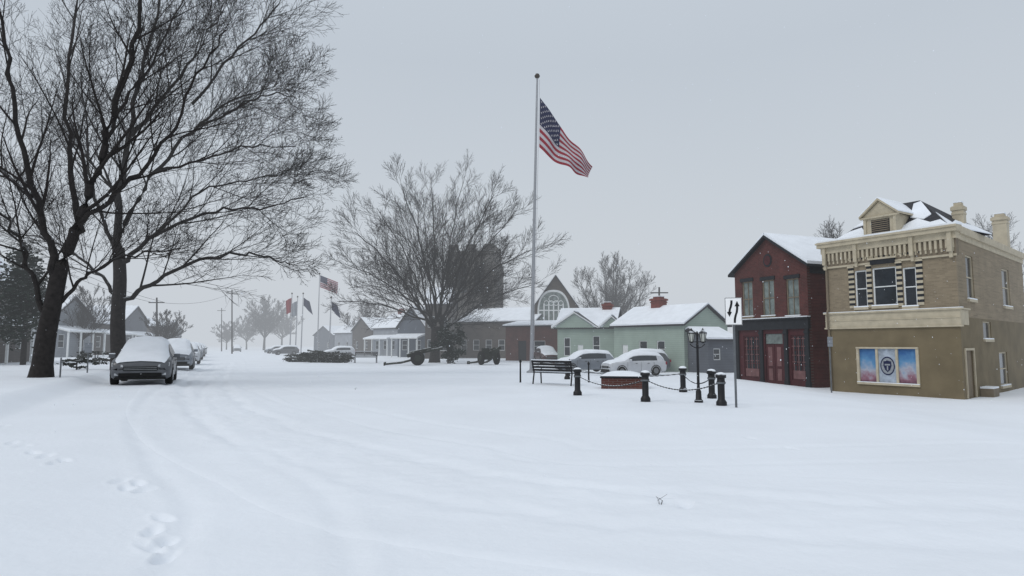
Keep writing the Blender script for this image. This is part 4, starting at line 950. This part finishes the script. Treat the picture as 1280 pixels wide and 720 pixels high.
def make_gun():
    rt=empty('field_gun',(0,0,0),0,'g','field gun')
    for sy_ in(-1,1):
        q=MB();y=sy_*.75;q.tube([V((0,y-.1,.6)),V((0,y-.07,.6)),V((0,y+.07,.6)),V((0,y+.1,.6))],[.54,.6,.6,.54],22);w=q.build('wheel',M['tyre'],rt,smooth=True)
        q=MB();q.tube([V((0,y-.12,.6)),V((0,y+.12,.6))],.28,14);q.build('rim',M['gun'],w)
        q=MB();q.tube([V((-.1,sy_*.35,.55)),V((-1.4,sy_*.5,.22)),V((-2.7,sy_*.7,.1))],[.11,.09,.07],6);q.box((-2.75,sy_*.7,.12),(.12,.25,.3));q.build('trail',M['gun'],rt)
    q=MB();q.tube([V((0,-.75,.6)),V((0,.75,.6))],.11,8);q.box((-.1,0,.85),(.9,.5,.5));q.build('carriage',M['gun'],rt)
    q=MB();q.tube([V((-.9,0,.82)),V((-.3,0,.98)),V((.3,0,1.10)),V((1.9,0,1.42))],[.2,.2,.14,.095],12);q.tube([V((1.85,0,1.41)),V((2.1,0,1.46))],.14,12);q.build('barrel',M['gun'],rt,smooth=True)
    q=MB();q.tube([V((-.7,0,1.05)),V((1.1,0,1.42))],.11,8);q.build('recoil_cylinder',M['gun'],rt,smooth=True)
    for sy_ in(-1,1):
        q=MB();q.box((.35,sy_*.5,.95),(.05,.72,1.0));q.build('shield',M['gun'],rt)
    return rt
g=make_gun();place(g,G(522,55),math.radians(8),'olive field gun with barrel pointing right, in front of the middle tree','field guns on the square',1.0)
c=copy_tree(g);place(c,G(611,56),math.radians(-62),'second field gun seen nearly end on, right of the first gun','field guns on the square',1.0)
c=copy_tree(g);place(c,G(404,70),math.radians(195),'third field gun half hidden by the hedge clumps of the planting bed','field guns on the square',.8)
for k,(px,py,lb) in enumerate([(825,632,'tiny bare weed stem poking out of the foreground snow'),(444,487,'small dark twig lying on the snow in the middle of the square')]):
    p=gp(px,py);rg=random.Random(k);q=MB()
    for j in range(4): q.tube([V((0,0,-.02)),V((rg.uniform(-.04,.04),rg.uniform(-.03,.03),.05)),V((rg.uniform(-.09,.09),rg.uniform(-.05,.05),rg.uniform(.05,.12)))],[.003,.0025,.0015],4)
    o=q.build('weed_stem',M['twig']);o.location=p;tag(o,lb,'weed')
# snowfall
q=MB();rg=random.Random(4)
for i in range(2200):
    Y=6+24*rg.random()**.6;px=rg.uniform(-60,1340);py=rg.uniform(-20,700);p=at(px,py,Y)
    if p.z<.2: continue
    r=rg.uniform(.004,.011);k=len(q.v)
    q.v+=[(p.x+r,p.y,p.z),(p.x-r,p.y,p.z),(p.x,p.y+r,p.z),(p.x,p.y-r,p.z),(p.x,p.y,p.z+r*1.3),(p.x,p.y,p.z-r*1.3)]
    for f in ((0,2,4),(2,1,4),(1,3,4),(3,0,4),(2,0,5),(1,2,5),(3,1,5),(0,3,5)): q.f.append(tuple(k+a for a in f));q.m.append(0)
o=q.build('falling_snow',M['rsnow']);tag(o,'white snowflakes drifting in the air over the whole square','snow',kind='stuff')
# ------------------------------------------------------------ world, sun, camera
w=bpy.data.worlds.new('World');sc.world=w;w.use_nodes=True;n=w.node_tree.nodes;l=w.node_tree.links;bg=n['Background']
sky=n.new('ShaderNodeTexSky');sky.sky_type='NISHITA';sky.sun_disc=False;sky.sun_elevation=math.radians(48);sky.sun_rotation=math.radians(200);sky.air_density=2;sky.dust_density=6
sc1=n.new('ShaderNodeVectorMath');sc1.operation='SCALE';sc1.inputs['Scale'].default_value=.008;l.new(sky.outputs[0],sc1.inputs[0])
tc=n.new('ShaderNodeTexCoord');sx=n.new('ShaderNodeSeparateXYZ');l.new(tc.outputs['Generated'],sx.inputs[0])
ns=n.new('ShaderNodeTexNoise');ns.inputs['Scale'].default_value=1.3;ns.inputs['Detail'].default_value=3;l.new(tc.outputs['Generated'],ns.inputs['Vector'])
ma=n.new('ShaderNodeMath');ma.operation='MULTIPLY_ADD';ma.inputs[1].default_value=.14;l.new(ns.outputs['Fac'],ma.inputs[0]);l.new(sx.outputs[2],ma.inputs[2])
cr=n.new('ShaderNodeValToRGB');e=cr.color_ramp.elements;e[0].position=.05;e[0].color=(.59,.63,.68,1);e[1].position=1;e[1].color=(.72,.78,.85,1)
for p_,c_ in ((.2,(.57,.612,.665)),(.5,(.51,.56,.622)),(.68,(.54,.595,.66))):
    k=e.new(p_);k.color=(*c_,1)
l.new(ma.outputs[0],cr.inputs[0])
ad=n.new('ShaderNodeVectorMath');ad.operation='ADD';l.new(cr.outputs[0],ad.inputs[0]);l.new(sc1.outputs[0],ad.inputs[1]);l.new(ad.outputs[0],bg.inputs['Color']);bg.inputs['Strength'].default_value=1.0
s=bpy.data.lights.new('sun','SUN');s.energy=.75;s.angle=math.radians(24);s.color=(1,.98,.95);so=bpy.data.objects.new('sun',s);col.objects.link(so)
so.rotation_euler=(math.radians(20),math.radians(-40),0)
cam=bpy.data.cameras.new('camera');co=bpy.data.objects.new('camera',cam);col.objects.link(co);co.location=(0,0,CH);co.rotation_euler=(math.pi/2+P,0,0)
cam.sensor_width=36;cam.lens=22.5;cam.clip_end=6000;cam.clip_start=.05;sc.camera=co
sc.view_settings.view_transform='Standard';sc.view_settings.look='None';sc.view_settings.exposure=0
